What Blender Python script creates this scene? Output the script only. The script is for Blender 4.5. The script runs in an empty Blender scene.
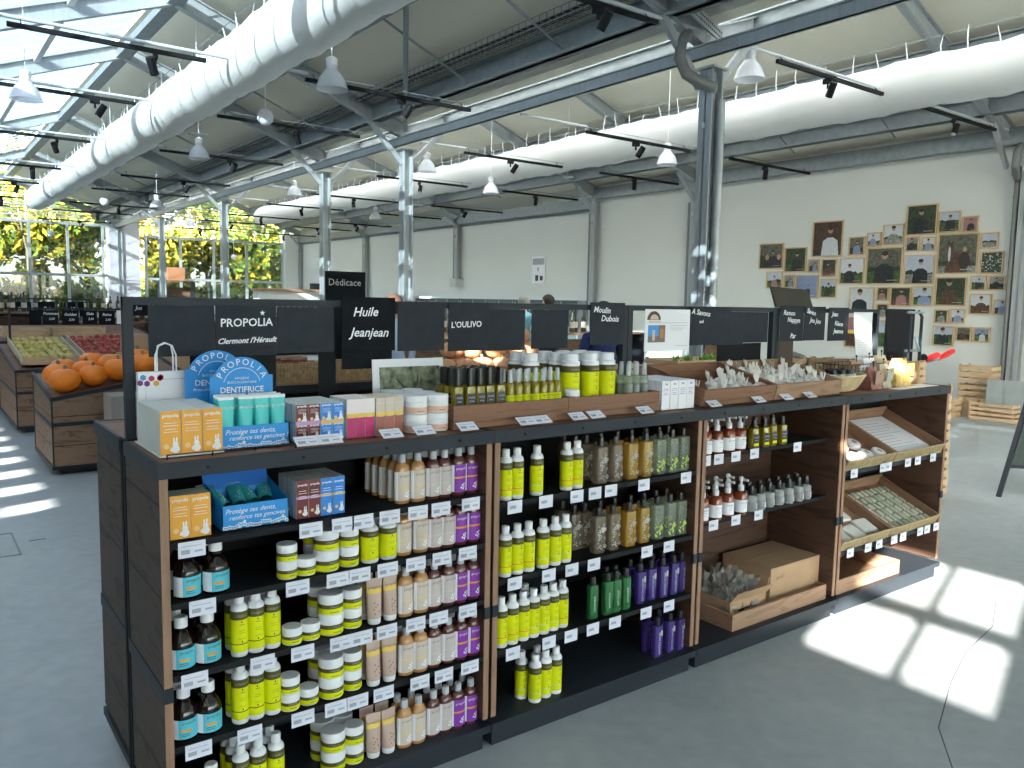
import bpy, math, random
import numpy as np
from mathutils import Matrix, Vector
random.seed(7)
PI = math.pi
S = bpy.context.scene
COL = S.collection

# ---------------------------------------------------------------- camera
yaw, pitch, roll, F = 0.6441, 0.1015, 0.0187, 812.83
fw = Vector((math.sin(yaw)*math.cos(pitch), math.cos(yaw)*math.cos(pitch), -math.sin(pitch)))
rt = Vector((math.cos(yaw), -math.sin(yaw), 0)); up = rt.cross(fw)
r2 = rt*math.cos(roll)+up*math.sin(roll); u2 = -rt*math.sin(roll)+up*math.cos(roll)
cam = bpy.data.cameras.new('camera'); co = bpy.data.objects.new('camera', cam); COL.objects.link(co)
m = Matrix((r2, u2, -fw)).transposed().to_4x4(); m.translation = Vector((-0.477, -2.0569, 1.4567))
co.matrix_world = m
cam.sensor_width = 36; cam.lens = F*36/1024; cam.clip_start = .05; cam.clip_end = 400
S.camera = co

# ---------------------------------------------------------------- light and exposure
SUN_A, SUN_B = 2.41, 1.6            # the sun travels (A, B, -1)
W = bpy.data.worlds.new('world'); S.world = W; W.use_nodes = True
nt = W.node_tree; bg = nt.nodes['Background']
sky = nt.nodes.new('ShaderNodeTexSky'); sky.sky_type = 'NISHITA'; sky.sun_disc = False
sky.sun_elevation = math.radians(24); sky.sun_rotation = math.atan2(-SUN_A, -SUN_B); sky.air_density = 1.0; sky.dust_density = 1.5; sky.ozone_density = 1.0
hs = nt.nodes.new('ShaderNodeHueSaturation'); hs.inputs['Saturation'].default_value = .58
nt.links.new(sky.outputs[0], hs.inputs['Color']); nt.links.new(hs.outputs[0], bg.inputs[0]); bg.inputs[1].default_value = 1.0
sl = bpy.data.lights.new('sun', 'SUN'); sl.energy = 26; sl.angle = math.radians(.27); sl.color = (1, .95, .86)
so = bpy.data.objects.new('sun', sl); COL.objects.link(so); so.location = (-20, -15, 12)
so.rotation_euler = Vector((SUN_A, SUN_B, -1)).to_track_quat('-Z', 'Y').to_euler()
S.view_settings.view_transform = 'Standard'; S.view_settings.look = 'None'; S.view_settings.gamma = 1
S.view_settings.use_curve_mapping = False; S.view_settings.exposure = 1.02
S.cycles.transparent_max_bounces = 24; S.cycles.max_bounces = 8; S.cycles.diffuse_bounces = 5
S.cycles.sample_clamp_indirect = 6

# ---------------------------------------------------------------- materials
MATS = {}
def mat(name, col, rough=.5, metal=0, spec=.5, alpha=1, noise=0, nscale=8, bump=0, trans=0, emit=0, coat=0, sss=0, stretch=(1, 1, 1)):
    if name in MATS: return MATS[name]
    M = bpy.data.materials.new(name); M.use_nodes = True; n = M.node_tree; b = n.nodes['Principled BSDF']
    b.inputs['Base Color'].default_value = (*col, 1); b.inputs['Roughness'].default_value = rough
    b.inputs['Metallic'].default_value = metal; b.inputs['Specular IOR Level'].default_value = spec
    b.inputs['Coat Weight'].default_value = coat; b.inputs['Transmission Weight'].default_value = trans
    if emit: b.inputs['Emission Color'].default_value = (*col, 1); b.inputs['Emission Strength'].default_value = emit
    if noise or bump:
        tc = n.nodes.new('ShaderNodeTexCoord'); mp = n.nodes.new('ShaderNodeMapping'); mp.inputs['Scale'].default_value = stretch
        nz = n.nodes.new('ShaderNodeTexNoise'); nz.inputs['Scale'].default_value = nscale; nz.inputs['Detail'].default_value = 5
        n.links.new(tc.outputs['Object'], mp.inputs[0]); n.links.new(mp.outputs[0], nz.inputs['Vector'])
        if noise:
            r = n.nodes.new('ShaderNodeValToRGB'); r.color_ramp.elements[0].position = .3; r.color_ramp.elements[1].position = .7
            r.color_ramp.elements[0].color = (*[c*(1-noise) for c in col], 1); r.color_ramp.elements[1].color = (*[min(1, c*(1+noise)) for c in col], 1)
            n.links.new(nz.outputs['Fac'], r.inputs[0]); n.links.new(r.outputs[0], b.inputs['Base Color'])
        if bump:
            bp = n.nodes.new('ShaderNodeBump'); bp.inputs['Strength'].default_value = bump; bp.inputs['Distance'].default_value = .01
            n.links.new(nz.outputs['Fac'], bp.inputs['Height']); n.links.new(bp.outputs[0], b.inputs['Normal'])
    if alpha < 1:
        o = n.nodes['Material Output']; t = n.nodes.new('ShaderNodeBsdfTransparent'); mx = n.nodes.new('ShaderNodeMixShader')
        t.inputs[0].default_value = (*[.4+.6*c for c in col], 1); mx.inputs[0].default_value = alpha
        n.links.new(t.outputs[0], mx.inputs[1]); n.links.new(b.outputs[0], mx.inputs[2]); n.links.new(mx.outputs[0], o.inputs[0])
    MATS[name] = M; return M

def wood(name, c1, c2, scale=(1, 1, 14), rough=.6, knots=True, plank=0, axis=2):
    M = bpy.data.materials.new(name); M.use_nodes = True; n = M.node_tree; b = n.nodes['Principled BSDF']; N = n.nodes.new; K = n.links.new
    b.inputs['Roughness'].default_value = rough; b.inputs['Specular IOR Level'].default_value = .3
    tc = N('ShaderNodeTexCoord'); mp = N('ShaderNodeMapping'); mp.inputs['Scale'].default_value = scale
    nz = N('ShaderNodeTexNoise'); nz.inputs['Scale'].default_value = 2.2; nz.inputs['Detail'].default_value = 6; nz.inputs['Distortion'].default_value = 1.2
    K(tc.outputs['Object'], mp.inputs[0]); K(mp.outputs[0], nz.inputs['Vector'])
    wv = N('ShaderNodeMath'); wv.operation = 'MULTIPLY'; wv.inputs[1].default_value = 9; K(nz.outputs['Fac'], wv.inputs[0])
    sn = N('ShaderNodeMath'); sn.operation = 'SINE'; K(wv.outputs[0], sn.inputs[0])
    ab = N('ShaderNodeMath'); ab.operation = 'ABSOLUTE'; K(sn.outputs[0], ab.inputs[0])
    r = N('ShaderNodeValToRGB'); r.color_ramp.elements[0].color = (*c1, 1); r.color_ramp.elements[1].color = (*c2, 1); r.color_ramp.elements[0].position = .0; r.color_ramp.elements[1].position = .85
    K(ab.outputs[0], r.inputs[0]); last = r.outputs[0]
    if plank:
        sp = N('ShaderNodeSeparateXYZ'); K(tc.outputs['Object'], sp.inputs[0])
        md = N('ShaderNodeMath'); md.operation = 'DIVIDE'; md.inputs[1].default_value = plank; K(sp.outputs[axis], md.inputs[0])
        fr = N('ShaderNodeMath'); fr.operation = 'FRACT'; K(md.outputs[0], fr.inputs[0])
        lt = N('ShaderNodeMath'); lt.operation = 'LESS_THAN'; lt.inputs[1].default_value = .03; K(fr.outputs[0], lt.inputs[0])
        mx = N('ShaderNodeMixRGB'); K(lt.outputs[0], mx.inputs[0]); K(last, mx.inputs[1]); mx.inputs[2].default_value = (*[c*.3 for c in c1], 1); last = mx.outputs[0]
    K(last, b.inputs['Base Color']); MATS[name] = M; return M

BLK = mat('black_metal', (.020, .026, .034), .5, .0, .25)
BLKM = mat('black_matte', (.010, .011, .013), .7, 0, .2)
SLATE = mat('chalkboard_face', (.032, .038, .046), .8, 0, .15, noise=.12, nscale=20)
SLATE2 = mat('dark_chalkboard_face', (.010, .012, .015), .8, 0, .12, noise=.1, nscale=20)
CHALK = mat('chalk', (.9, .92, .93), .9)
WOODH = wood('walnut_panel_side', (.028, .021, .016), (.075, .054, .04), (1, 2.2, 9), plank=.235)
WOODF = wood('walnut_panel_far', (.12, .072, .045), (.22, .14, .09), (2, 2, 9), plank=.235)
WOODI = wood('walnut_interior', (.045, .022, .013), (.085, .046, .03), (1, 1.5, 9))
WOODT = wood('tray_wood', (.14, .07, .04), (.23, .12, .072), (2, 2, 26))
WOODT2 = wood('pale_tray_wood', (.24, .14, .085), (.33, .2, .125), (2, 2, 12))
WOODE = mat('wood_edge', (.27, .155, .095), .6, noise=.25, nscale=30, stretch=(1, 1, .2))
PINE = wood('crate_pine', (.46, .31, .17), (.58, .41, .25), (1.2, 1.2, 4), .7)
FRAMEW = mat('frame_oak', (.55, .39, .2), .5, noise=.12, nscale=12)
KRAFT = mat('kraft_board', (.42, .27, .155), .8, noise=.08, nscale=6)
KRAFTD = mat('kraft_dark', (.3, .18, .1), .8, noise=.08, nscale=6)
GALV = mat('galvanised_steel', (.38, .415, .43), .42, .25, noise=.10, nscale=9, stretch=(3, 3, .3))
GALVD = mat('grey_steel', (.25, .285, .30), .5, .3, noise=.12, nscale=10)
GALVL = mat('pale_steel', (.55, .60, .63), .45, .1)
PIPEG = mat('grey_pipe', (.17, .18, .18), .5)
CEIL = mat('roof_panel', (.80, .77, .65), .75, noise=.02, nscale=2)
WALLM = mat('wall_paint', (.63, .66, .63), .85, noise=.02, nscale=.8)
WHITE = mat('white_plastic', (.78, .79, .80), .4)
WHITEP = mat('white_paper', (.80, .81, .84), .8)
PRINT = mat('print_grey', (.35, .36, .42), .8)
PRINTD = mat('print_dark', (.05, .05, .06), .8)
FABRIC = mat('duct_fabric', (.74, .76, .745), .9, noise=.02, nscale=2, bump=.15)
n_ = FABRIC.node_tree; tl = n_.nodes.new('ShaderNodeBsdfTranslucent'); tl.inputs[0].default_value = (.86, .88, .86, 1); mx_ = n_.nodes.new('ShaderNodeMixShader'); mx_.inputs[0].default_value = .16
n_.links.new(n_.nodes['Principled BSDF'].outputs[0], mx_.inputs[1]); n_.links.new(tl.outputs[0], mx_.inputs[2]); n_.links.new(mx_.outputs[0], n_.nodes['Material Output'].inputs[0])
def glass(name, tint=(.9, .96, .98), refl=.07):
    M = bpy.data.materials.new(name); M.use_nodes = True; n = M.node_tree; n.nodes.remove(n.nodes['Principled BSDF'])
    t = n.nodes.new('ShaderNodeBsdfTransparent'); t.inputs[0].default_value = (*tint, 1)
    g = n.nodes.new('ShaderNodeBsdfGlossy'); g.inputs['Roughness'].default_value = .03; x = n.nodes.new('ShaderNodeMixShader'); x.inputs[0].default_value = refl
    n.links.new(t.outputs[0], x.inputs[1]); n.links.new(g.outputs[0], x.inputs[2]); n.links.new(x.outputs[0], n.nodes['Material Output'].inputs[0]); MATS[name] = M; return M
MILKY = bpy.data.materials.new('milky_fill_panel'); MILKY.use_nodes = True; n_ = MILKY.node_tree; tl = n_.nodes.new('ShaderNodeBsdfTranslucent'); tl.inputs[0].default_value = (.82, .84, .84, 1); mx_ = n_.nodes.new('ShaderNodeMixShader'); mx_.inputs[0].default_value = .5
n_.nodes['Principled BSDF'].inputs['Base Color'].default_value = (.75, .75, .7, 1); n_.nodes['Principled BSDF'].inputs['Roughness'].default_value = .7
n_.links.new(n_.nodes['Principled BSDF'].outputs[0], mx_.inputs[1]); n_.links.new(tl.outputs[0], mx_.inputs[2]); n_.links.new(mx_.outputs[0], n_.nodes['Material Output'].inputs[0])
GLASS = glass('window_glass', (.42, .45, .45))
GLASSB = glass('added_window_glass', (.9, .94, .96))
ROOFG = glass('roof_glass', (.15, .185, .21), .05)
LAMPG = mat('lamp_acrylic', (.88, .91, .95), .15, alpha=.6)
CLEAR = mat('clear_plastic', (.75, .78, .80), .12, alpha=.38)
GREEN = mat('leaf_green', (.16, .34, .05), .6, noise=.4, nscale=30)

# concrete floor with stains and a crack
def floor_mat():
    M = bpy.data.materials.new('polished_concrete'); M.use_nodes = True; n = M.node_tree; b = n.nodes['Principled BSDF']; N = n.nodes.new; K = n.links.new
    tc = N('ShaderNodeTexCoord'); n1 = N('ShaderNodeTexNoise'); n1.inputs['Scale'].default_value = 1.3; n1.inputs['Detail'].default_value = 8; n1.inputs['Roughness'].default_value = .65
    n2 = N('ShaderNodeTexNoise'); n2.inputs['Scale'].default_value = 14; n2.inputs['Detail'].default_value = 6
    K(tc.outputs['Object'], n1.inputs['Vector']); K(tc.outputs['Object'], n2.inputs['Vector'])
    r = N('ShaderNodeValToRGB'); r.color_ramp.elements[0].color = (.30, .335, .345, 1); r.color_ramp.elements[1].color = (.43, .465, .475, 1); r.color_ramp.elements[0].position = .35; r.color_ramp.elements[1].position = .68
    mx = N('ShaderNodeMath'); mx.operation = 'MULTIPLY_ADD'; mx.inputs[1].default_value = .35; K(n2.outputs['Fac'], mx.inputs[0])
    m2 = N('ShaderNodeMath'); m2.operation = 'MULTIPLY'; m2.inputs[1].default_value = .65; K(n1.outputs['Fac'], m2.inputs[0]); K(m2.outputs[0], mx.inputs[2]); K(mx.outputs[0], r.inputs[0])
    K(r.outputs[0], b.inputs['Base Color']); b.inputs['Roughness'].default_value = .38; b.inputs['Specular IOR Level'].default_value = .35
    rr = N('ShaderNodeMapRange'); rr.inputs['To Min'].default_value = .3; rr.inputs['To Max'].default_value = .55; K(n1.outputs['Fac'], rr.inputs[0]); K(rr.outputs[0], b.inputs['Roughness'])
    return M
CONC = floor_mat()

# ---------------------------------------------------------------- mesh builder
class MB:
    def __init__(s): s.v = []; s.f = []; s.m = []; s.sm = []
    def add(s, v, f, m=0, sm=False):
        k = len(s.v); s.v += [tuple(p) for p in v]; s.f += [tuple(i+k for i in q) for q in f]
        s.m += (m if isinstance(m, list) else [m]*len(f)); s.sm += [sm]*len(f); return s
    def box(s, x0, y0, z0, x1, y1, z1, m=0):
        return s.add([(x0, y0, z0), (x1, y0, z0), (x1, y1, z0), (x0, y1, z0), (x0, y0, z1), (x1, y0, z1), (x1, y1, z1), (x0, y1, z1)],
                     [(0, 3, 2, 1), (4, 5, 6, 7), (0, 1, 5, 4), (1, 2, 6, 5), (2, 3, 7, 6), (3, 0, 4, 7)], m)
    def bar(s, a, b, w, h=None, m=0, upv=(0, 0, 1)):
        a, b = Vector(a), Vector(b); h = h or w; d = (b-a).normalized(); u = Vector(upv)
        if abs(d.dot(u)) > .98: u = Vector((1, 0, 0))
        x = d.cross(u).normalized()*w/2; y = x.cross(d).normalized()*h/2
        v = [p+q for p in (a, b) for q in (-x-y, x-y, x+y, -x+y)]
        return s.add(v, [(0, 1, 2, 3), (7, 6, 5, 4), (0, 4, 5, 1), (1, 5, 6, 2), (2, 6, 7, 3), (3, 7, 4, 0)], m)
    def lathe(s, prof, c=(0, 0, 0), seg=14, m=0, sm=True, sx=1, sy=1, power=0):
        v = []; f = []; ms = []
        for (r, z) in prof:
            for i in range(seg):
                a = 2*PI*i/seg; x, y = math.cos(a), math.sin(a)
                if power: q = (abs(x)**power+abs(y)**power)**(-1/power); x *= q; y *= q
                v.append((c[0]+r*sx*x, c[1]+r*sy*y, c[2]+z))
        for j in range(len(prof)-1):
            for i in range(seg):
                k = (i+1) % seg; f.append((j*seg+i, j*seg+k, (j+1)*seg+k, (j+1)*seg+i)); ms.append(m[j] if isinstance(m, list) else m)
        f.append(tuple(reversed(range(seg)))); ms.append(ms[0]); n = (len(prof)-1)*seg; f.append(tuple(range(n, n+seg))); ms.append(ms[-2])
        return s.add(v, f, ms, sm)
    def arc(s, r, z0, z1, a0, a1, m=0, seg=6, sx=1, sy=1, c=(0, 0)):     # a strip lying on a cylinder, angles in degrees
        v = []; f = []
        for i in range(seg+1):
            a = math.radians(a0+(a1-a0)*i/seg)
            v += [(c[0]+r*sx*math.cos(a), c[1]+r*sy*math.sin(a), z0), (c[0]+r*sx*math.cos(a), c[1]+r*sy*math.sin(a), z1)]
        for i in range(seg): f.append((2*i, 2*i+2, 2*i+3, 2*i+1))
        return s.add(v, f, m, True)
    def tube(s, pts, r, seg=8, m=0, sm=True, cap=True):
        pts = [Vector(p) for p in pts]; v = []; f = []; n = len(pts); x = None
        for i, p in enumerate(pts):
            d = (pts[min(i+1, n-1)]-pts[max(i-1, 0)]).normalized()
            if x is None: u = Vector((0, 0, 1)) if abs(d.z) < .95 else Vector((1, 0, 0)); x = d.cross(u).normalized()
            else: x = (x-d*x.dot(d)).normalized()
            y = x.cross(d); rr = r[i] if isinstance(r, (list, tuple)) else r
            for k in range(seg): a = 2*PI*k/seg; v.append(p+x*rr*math.cos(a)+y*rr*math.sin(a))
        for i in range(n-1):
            for k in range(seg): q = (k+1) % seg; f.append((i*seg+k, i*seg+q, (i+1)*seg+q, (i+1)*seg+k))
        if cap: f.append(tuple(reversed(range(seg)))); f.append(tuple(range((n-1)*seg, n*seg)))
        return s.add(v, f, m, sm)
    def sph(s, c, r, sc=(1, 1, 1), seg=12, rings=8, m=0, fn=None):
        v = []; f = []
        for j in range(rings+1):
            t = PI*j/rings
            for i in range(seg):
                a = 2*PI*i/seg; q = fn(a, t) if fn else 1
                v.append((c[0]+r*sc[0]*q*math.sin(t)*math.cos(a), c[1]+r*sc[1]*q*math.sin(t)*math.sin(a), c[2]+r*sc[2]*q*math.cos(t)))
        for j in range(rings):
            for i in range(seg): k = (i+1) % seg; f.append((j*seg+i, (j+1)*seg+i, (j+1)*seg+k, j*seg+k))
        return s.add(v, f, m, True)
    def prism(s, pts, y0, y1, m=0):            # outline in XZ extruded along Y
        n = len(pts); v = [(x, y0, z) for x, z in pts]+[(x, y1, z) for x, z in pts]
        f = [tuple(range(n)), tuple(reversed(range(n, 2*n)))]+[(i, i+n, (i+1) % n+n, (i+1) % n) for i in range(n)]
        return s.add(v, f, m)
    def xf(s, M, start=0):
        s.v[start:] = [tuple(M @ Vector(p)) for p in s.v[start:]]; return s
    def build(s, name, mats, parent=None, loc=None, bev=0):
        me = bpy.data.meshes.new(name); me.from_pydata(s.v, [], s.f); mats = mats if isinstance(mats, (list, tuple)) else [mats]
        for q in mats: me.materials.append(q)
        me.polygons.foreach_set('material_index', s.m); me.polygons.foreach_set('use_smooth', s.sm)
        try: me.set_sharp_from_angle(angle=math.radians(38))
        except Exception: pass
        me.update(); o = bpy.data.objects.new(name, me); COL.objects.link(o)
        if parent: o.parent = parent
        if loc: o.location = loc
        if bev:
            b = o.modifiers.new('bevel', 'BEVEL'); b.width = bev; b.segments = 2; b.limit_method = 'ANGLE'
        return o

def thing(name, label, cat, loc=(0, 0, 0), rz=0, group=None):
    o = bpy.data.objects.new(name, None); COL.objects.link(o); o.location = loc; o.rotation_euler = (0, 0, rz); o.empty_display_size = .05
    return tag(o, label, cat, group)
def tag(o, label, cat, group=None, kind=None):
    o['label'] = label; o['category'] = cat
    if group: o['group'] = group
    if kind: o['kind'] = kind
    return o
def struct(o): o['kind'] = 'structure'; return o
KIDS = {}
def kids(o):
    if o.name not in KIDS: KIDS[o.name] = list(o.children)
    return KIDS[o.name]
def dup(o, parent=None):
    c = o.copy(); COL.objects.link(c)
    if parent: c.parent = parent; c.matrix_parent_inverse = o.matrix_parent_inverse
    for ch in kids(o): dup(ch, c)
    return c
class Proto:
    def __init__(s, root): s.r = root; s.used = False; s.all = kids(root)
    def at(s, loc, label, rz=0, group=None, tilt=None):
        o = s.r if not s.used else dup(s.r); s.used = True
        o.location = loc; o.rotation_euler = (tilt[0], tilt[1], rz) if tilt else (0, 0, rz); o['label'] = label
        if group: o['group'] = group
        return o
ORD = ['leftmost', 'second from left', 'third from left', 'fourth from left', 'fifth from left', 'sixth from left', 'seventh from left', 'eighth from left', 'ninth from left', 'tenth from left', 'eleventh from left', 'twelfth from left']
NTH = ['first', 'second', 'third', 'fourth', 'fifth', 'sixth', 'seventh', 'eighth', 'ninth', 'tenth', 'eleventh', 'twelfth', 'thirteenth', 'fourteenth', 'fifteenth', 'sixteenth', 'seventeenth', 'eighteenth', 'nineteenth', 'twentieth']
ROW = ['front row', 'second row', 'third row', 'fourth row', 'fifth row', 'back row']

TXT = {}
def textmb(s, size, m=0, shear=0, bold=0, align='CENTER', space=1):
    """Text as flat triangles in the XZ plane facing -Y, returned in a mesh builder."""
    key = (s, size, shear, bold, align, space)
    if key not in TXT:
        cu = bpy.data.curves.new('lettering', 'FONT'); cu.body = s; cu.size = size; cu.shear = shear; cu.offset = bold; cu.align_x = align; cu.resolution_u = 2; cu.space_character = space
        o = bpy.data.objects.new('lettering', cu); COL.objects.link(o); dg = bpy.context.evaluated_depsgraph_get(); me = bpy.data.meshes.new_from_object(o.evaluated_get(dg))
        TXT[key] = ([tuple(v.co) for v in me.vertices], [tuple(p.vertices) for p in me.polygons])
        bpy.data.objects.remove(o); bpy.data.curves.remove(cu); bpy.data.meshes.remove(me)
    v, f = TXT[key]; b = MB(); b.add([(x, 0, y) for x, y, z in v], f, m); return b
def merge(dst, src, M=None, m=None):
    if M: src.xf(M)
    dst.add(src.v, src.f, [m]*len(src.f) if m is not None else list(src.m)); return dst
def puttext(dst, s, size, x, z, y, m=1, **k):
    b = textmb(s, size, **k); return merge(dst, b, Matrix.Translation((x, y, z)), m)
def wraptext(dst, s, size, r, z, m, ang=-90, sx=1, sy=1, **k):
    b = textmb(s, size, **k); b.v = [(r*sx*math.cos(math.radians(ang)+x/r), r*sy*math.sin(math.radians(ang)+x/r), z+q) for x, y, q in b.v]
    dst.add(b.v, b.f, [m]*len(b.f)); return dst
# ================================================================ the building
YS = [-8.0, -2.5, 3.06, 8.6, 11.45, 17.0, 22.55, 28.1]
SL = 1.18/3.2; V0 = 3.75; XV = [-0.88, 5.52, 11.92]; XR = [2.32, 8.72]; YE = 28.4
struct(MB().box(-13.5, -12, -.15, 16, 28.7, 0).build('floor', CONC))
b = MB()
pts = [(.95, -1.7), (1.25, -1.36), (1.62, -1.18), (2.02, -1.03), (2.36, -.80), (2.75, -.66), (3.1, -.56), (3.5, -.5), (3.9, -.35)]
for i in range(len(pts)-1):
    (x0, y0), (x1, y1) = pts[i], pts[i+1]; d = Vector((x1-x0, y1-y0, 0)).normalized(); q = Vector((-d.y, d.x, 0))*.0022
    b.add([(x0-q.x, y0-q.y, .0012), (x1-q.x, y1-q.y, .0012), (x1+q.x, y1+q.y, .0012), (x0+q.x, y0+q.y, .0012)], [(0, 1, 2, 3)])
struct(b.build('floor_crack', mat('crack', (.09, .095, .095), .9)))
b = MB()
for x0, y0, x1, y1 in [(-.5, 3.10, .0, 3.11), (-.5, 3.60, .0, 3.61), (-.01, 3.10, .0, 3.61), (-.5, 3.1, -.49, 3.61)]: b.box(x0, y0, 0, x1, y1, .003)
b.box(.06, 3.36, 0, .15, 3.368, .003)
struct(b.build('floor_hatch', mat('hatch_steel', (.16, .17, .17), .4, .4)))
# walls
struct(MB().box(11.98, -10, 0, 12.2, 11.5, 4.05).build('wall_right', WALLM))
b = MB().box(11.98, 11.5, 1.55, 12.2, YE, 4.08).box(11.98, 19.6, 0, 12.2, YE, 1.55).box(12.6, 11.5, 0, 12.8, 19.6, 2)
struct(b.build('wall_right_rear', WALLM))
struct(MB().box(11.93, 11.5, 3.47, 11.99, YE, 3.52).build('trim_1', GALVD))
struct(MB().box(-13.75, -12, 0, -13.6, YE, 5.2).build('wall_left', WALLM))
struct(MB().box(-13.7, -11.3, 0, -3, -11.1, 5.2).box(9, -11.3, 0, 12.2, -11.1, 5.2).box(-3, -11.3, 2.9, 9, -11.1, 5.2).build('wall_back', WALLM))
w5 = struct(MB().box(-3, -11.22, 0, 9, -11.2, 2.9).build('window_added_rear', GLASSB)); b = MB()  # unseen window added to throw light on the shelf fronts
for x in range(-3, 10, 2): b.box(x-.03, -11.26, 0, x+.03, -11.16, 2.9)
b.build('mullion', GALVL, w5)
# roof panels: opaque right-hand slopes of the two bays in view
def slope(name, x0, x1, ridge, y0, y1, m, th=.08, off=.30, holes=()):
    """A roof slope from x0 to x1 (one side of the ridge) with rectangular openings (x0,x1,y0,y1)."""
    z = lambda x: 4.93+off-SL*abs(x-ridge)
    xs = sorted({x0, x1, *[h[0] for h in holes], *[h[1] for h in holes]}); ys = sorted({y0, y1, *[h[2] for h in holes], *[h[3] for h in holes]}); b = MB()
    for i in range(len(xs)-1):
        for j in range(len(ys)-1):
            cx, cy = (xs[i]+xs[i+1])/2, (ys[j]+ys[j+1])/2
            if any(h[0] < cx < h[1] and h[2] < cy < h[3] for h in holes): continue
            a, c, p, q = xs[i], xs[i+1], ys[j], ys[j+1]
            b.add([(a, p, z(a)), (c, p, z(c)), (c, q, z(c)), (a, q, z(a)), (a, p, z(a)+th), (c, p, z(c)+th), (c, q, z(c)+th), (a, q, z(a)+th)],
                  [(0, 3, 2, 1), (4, 5, 6, 7), (0, 1, 5, 4), (1, 2, 6, 5), (2, 3, 7, 6), (3, 0, 4, 7)])
    return struct(b.build(name, m))
slope('ceiling_slope', 2.32, 5.62, 2.32, -11, YE, CEIL)
slope('ceiling_slope', 8.72, 12.2, 8.72, -11, YE, CEIL)
slope('ceiling_slope', 5.42, 8.72, 8.72, -11, YE, MILKY)  # mostly unseen slope, made translucent to brighten the right bay
# bay beyond the left valley (out of view): openings added to shape sun patches
H0 = [(-7.22, -6.87, -7.39, -7.05), (-7.22, -6.87, -7.0, -6.62), (-6.765, -6.35, -7.39, -7.05), (-6.765, -6.35, -7.0, -6.60), (-6.0, -5.93, -6.06, -5.95), (-5.22, -5.12, -5.85, -5.68), (-4.97, -4.86, -5.52, -5.30)]
H0 += [(-5.95, -5.84, -3.50, -3.30), (-5.72, -5.64, -3.50, -3.34)]
for k in range(2, 8): H0 += [(-6.1, -5.9, -3.65+k*1.3, -3.4+k*1.3), (-5.1, -4.9, -3.4+k*1.3, -3.1+k*1.3)]
slope('roof_left', -7.7, -4.08, -4.08, -12, YE, CEIL, th=.012, holes=H0)
slope('roof_left', -4.08, -.78, -4.08, -12, YE, MILKY)  # unseen slope, made translucent to add diffuse light on the left
H1 = [(-10.98, -10.82, -3.25+k*.62, -2.98+k*.62) for k in range(9)]  # unseen openings added for sun streaks on the left floor
slope('roof_left', -13.8, -10.48, -10.48, -12, YE, CEIL, th=.012, off=-.2, holes=H1)
slope('roof_left', -10.48, -7.18, -10.48, -12, YE, CEIL, off=-.2)  # unseen slopes set lower so the sun clears their ridge
struct(MB().box(-7.72, -12, 3.42, -7.7, YE, 3.9).build('trim_left_sun_block', CEIL))  # unseen strip added to block sun through the valley gap
# glazed left-hand slope of the near bay: panes, glazing bars and purlins
z1 = lambda x, off=0: 4.93+off-SL*abs(x-2.32)
def glaze(n, x0, x1, y0, y1, pur=(), pitch=.475, bw=.009):
    b = MB(); b.add([(x0, y0, z1(x0, .33)), (x1, y0, z1(x1, .33)), (x1, y1, z1(x1, .33)), (x0, y1, z1(x0, .33))], [(0, 1, 2, 3)]); win = struct(b.build(n, ROOFG))
    b = MB(); y = y0+.02
    while y < y1: b.bar((x0, y, z1(x0, .29)), (x1, y, z1(x1, .29)), bw, .02); y += pitch
    b.build('glazing_bar', mat('white_bar', (.72, .75, .76), .5), win)
    if pur:
        b = MB()
        for x in pur: b.bar((x, y0, z1(x, .2)), (x, y1, z1(x, .2)), .07, .11)
        b.build('purlin', GALVL, win)
glaze('window_1', -.88, 2.3, 1.5, YE, (-.15, 1.2))
glaze('window_3', -.88, .45, -5.2, 1.5, (-.45, -.17, .12), .27, .09); glaze('window_sun_strip', 2.02, 2.3, -1.6, 1.5)  # unseen panes and bars shaped for sun patches on floor and beam
slope('roof_near', .45, 2.02, 2.32, -5.2, 1.5, CEIL); slope('roof_near', 2.02, 2.32, 2.32, -5.2, -1.6, CEIL)  # unseen solid panels placed to keep sun off the right wall
slope('roof_near', -.88, 2.32, 2.32, -12, -5.2, CEIL)
# end wall: glazed with mullions, louvres over
g = MB()
for x0, x1, zt in [(-1.2, 5.1, 3.72), (6.35, 11.3, 3.45)]: g.box(x0, YE, 0, x1, YE+.02, zt)
ew = struct(g.build('window_2', GLASS))
g = MB()
for x in [-1.2, .95, 2.9, 4.0, 5.05, 6.4, 7.55, 8.7, 9.9, 11.3]: g.box(x-.04, YE-.08, 0, x+.04, YE, 3.75 if x < 6 else 3.48)
for z, x0, x1 in [(2.05, -1.2, 5.2), (3.72, -1.2, 5.2), (2.0, 6.35, 11.3), (3.45, 6.35, 11.3), (.05, -1.2, 5.2), (.05, 6.35, 11.3)]: g.box(x0, YE-.07, z-.04, x1, YE+.03, z+.04)
g.build('mullion', GALV, ew)
g = MB()
for k in range(15):
    z = 3.8+k*.1; w = (4.93+.3-z)/SL
    for r in XR:
        if w > .1: g.box(max(r-w, -.9), YE-.02, z, min(r+w, 11.9), YE+.02, z+.035)
g.build('louvre', mat('louvre_grey', (.30, .33, .33), .5), ew)
struct(MB().box(5.2, YE-.3, 0, 6.15, YE+.25, 4.2).build('wall_end_pier', mat('pier_plaster', (.42, .42, .46), .8)))
struct(MB().box(11.3, YE-.3, 0, 12.2, YE+.2, 3.8).build('wall_end_return', WALLM))
struct(MB().box(-13.7, YE, 0, -1.2, YE+.2, 5).build('wall_end', WALLM))
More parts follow.
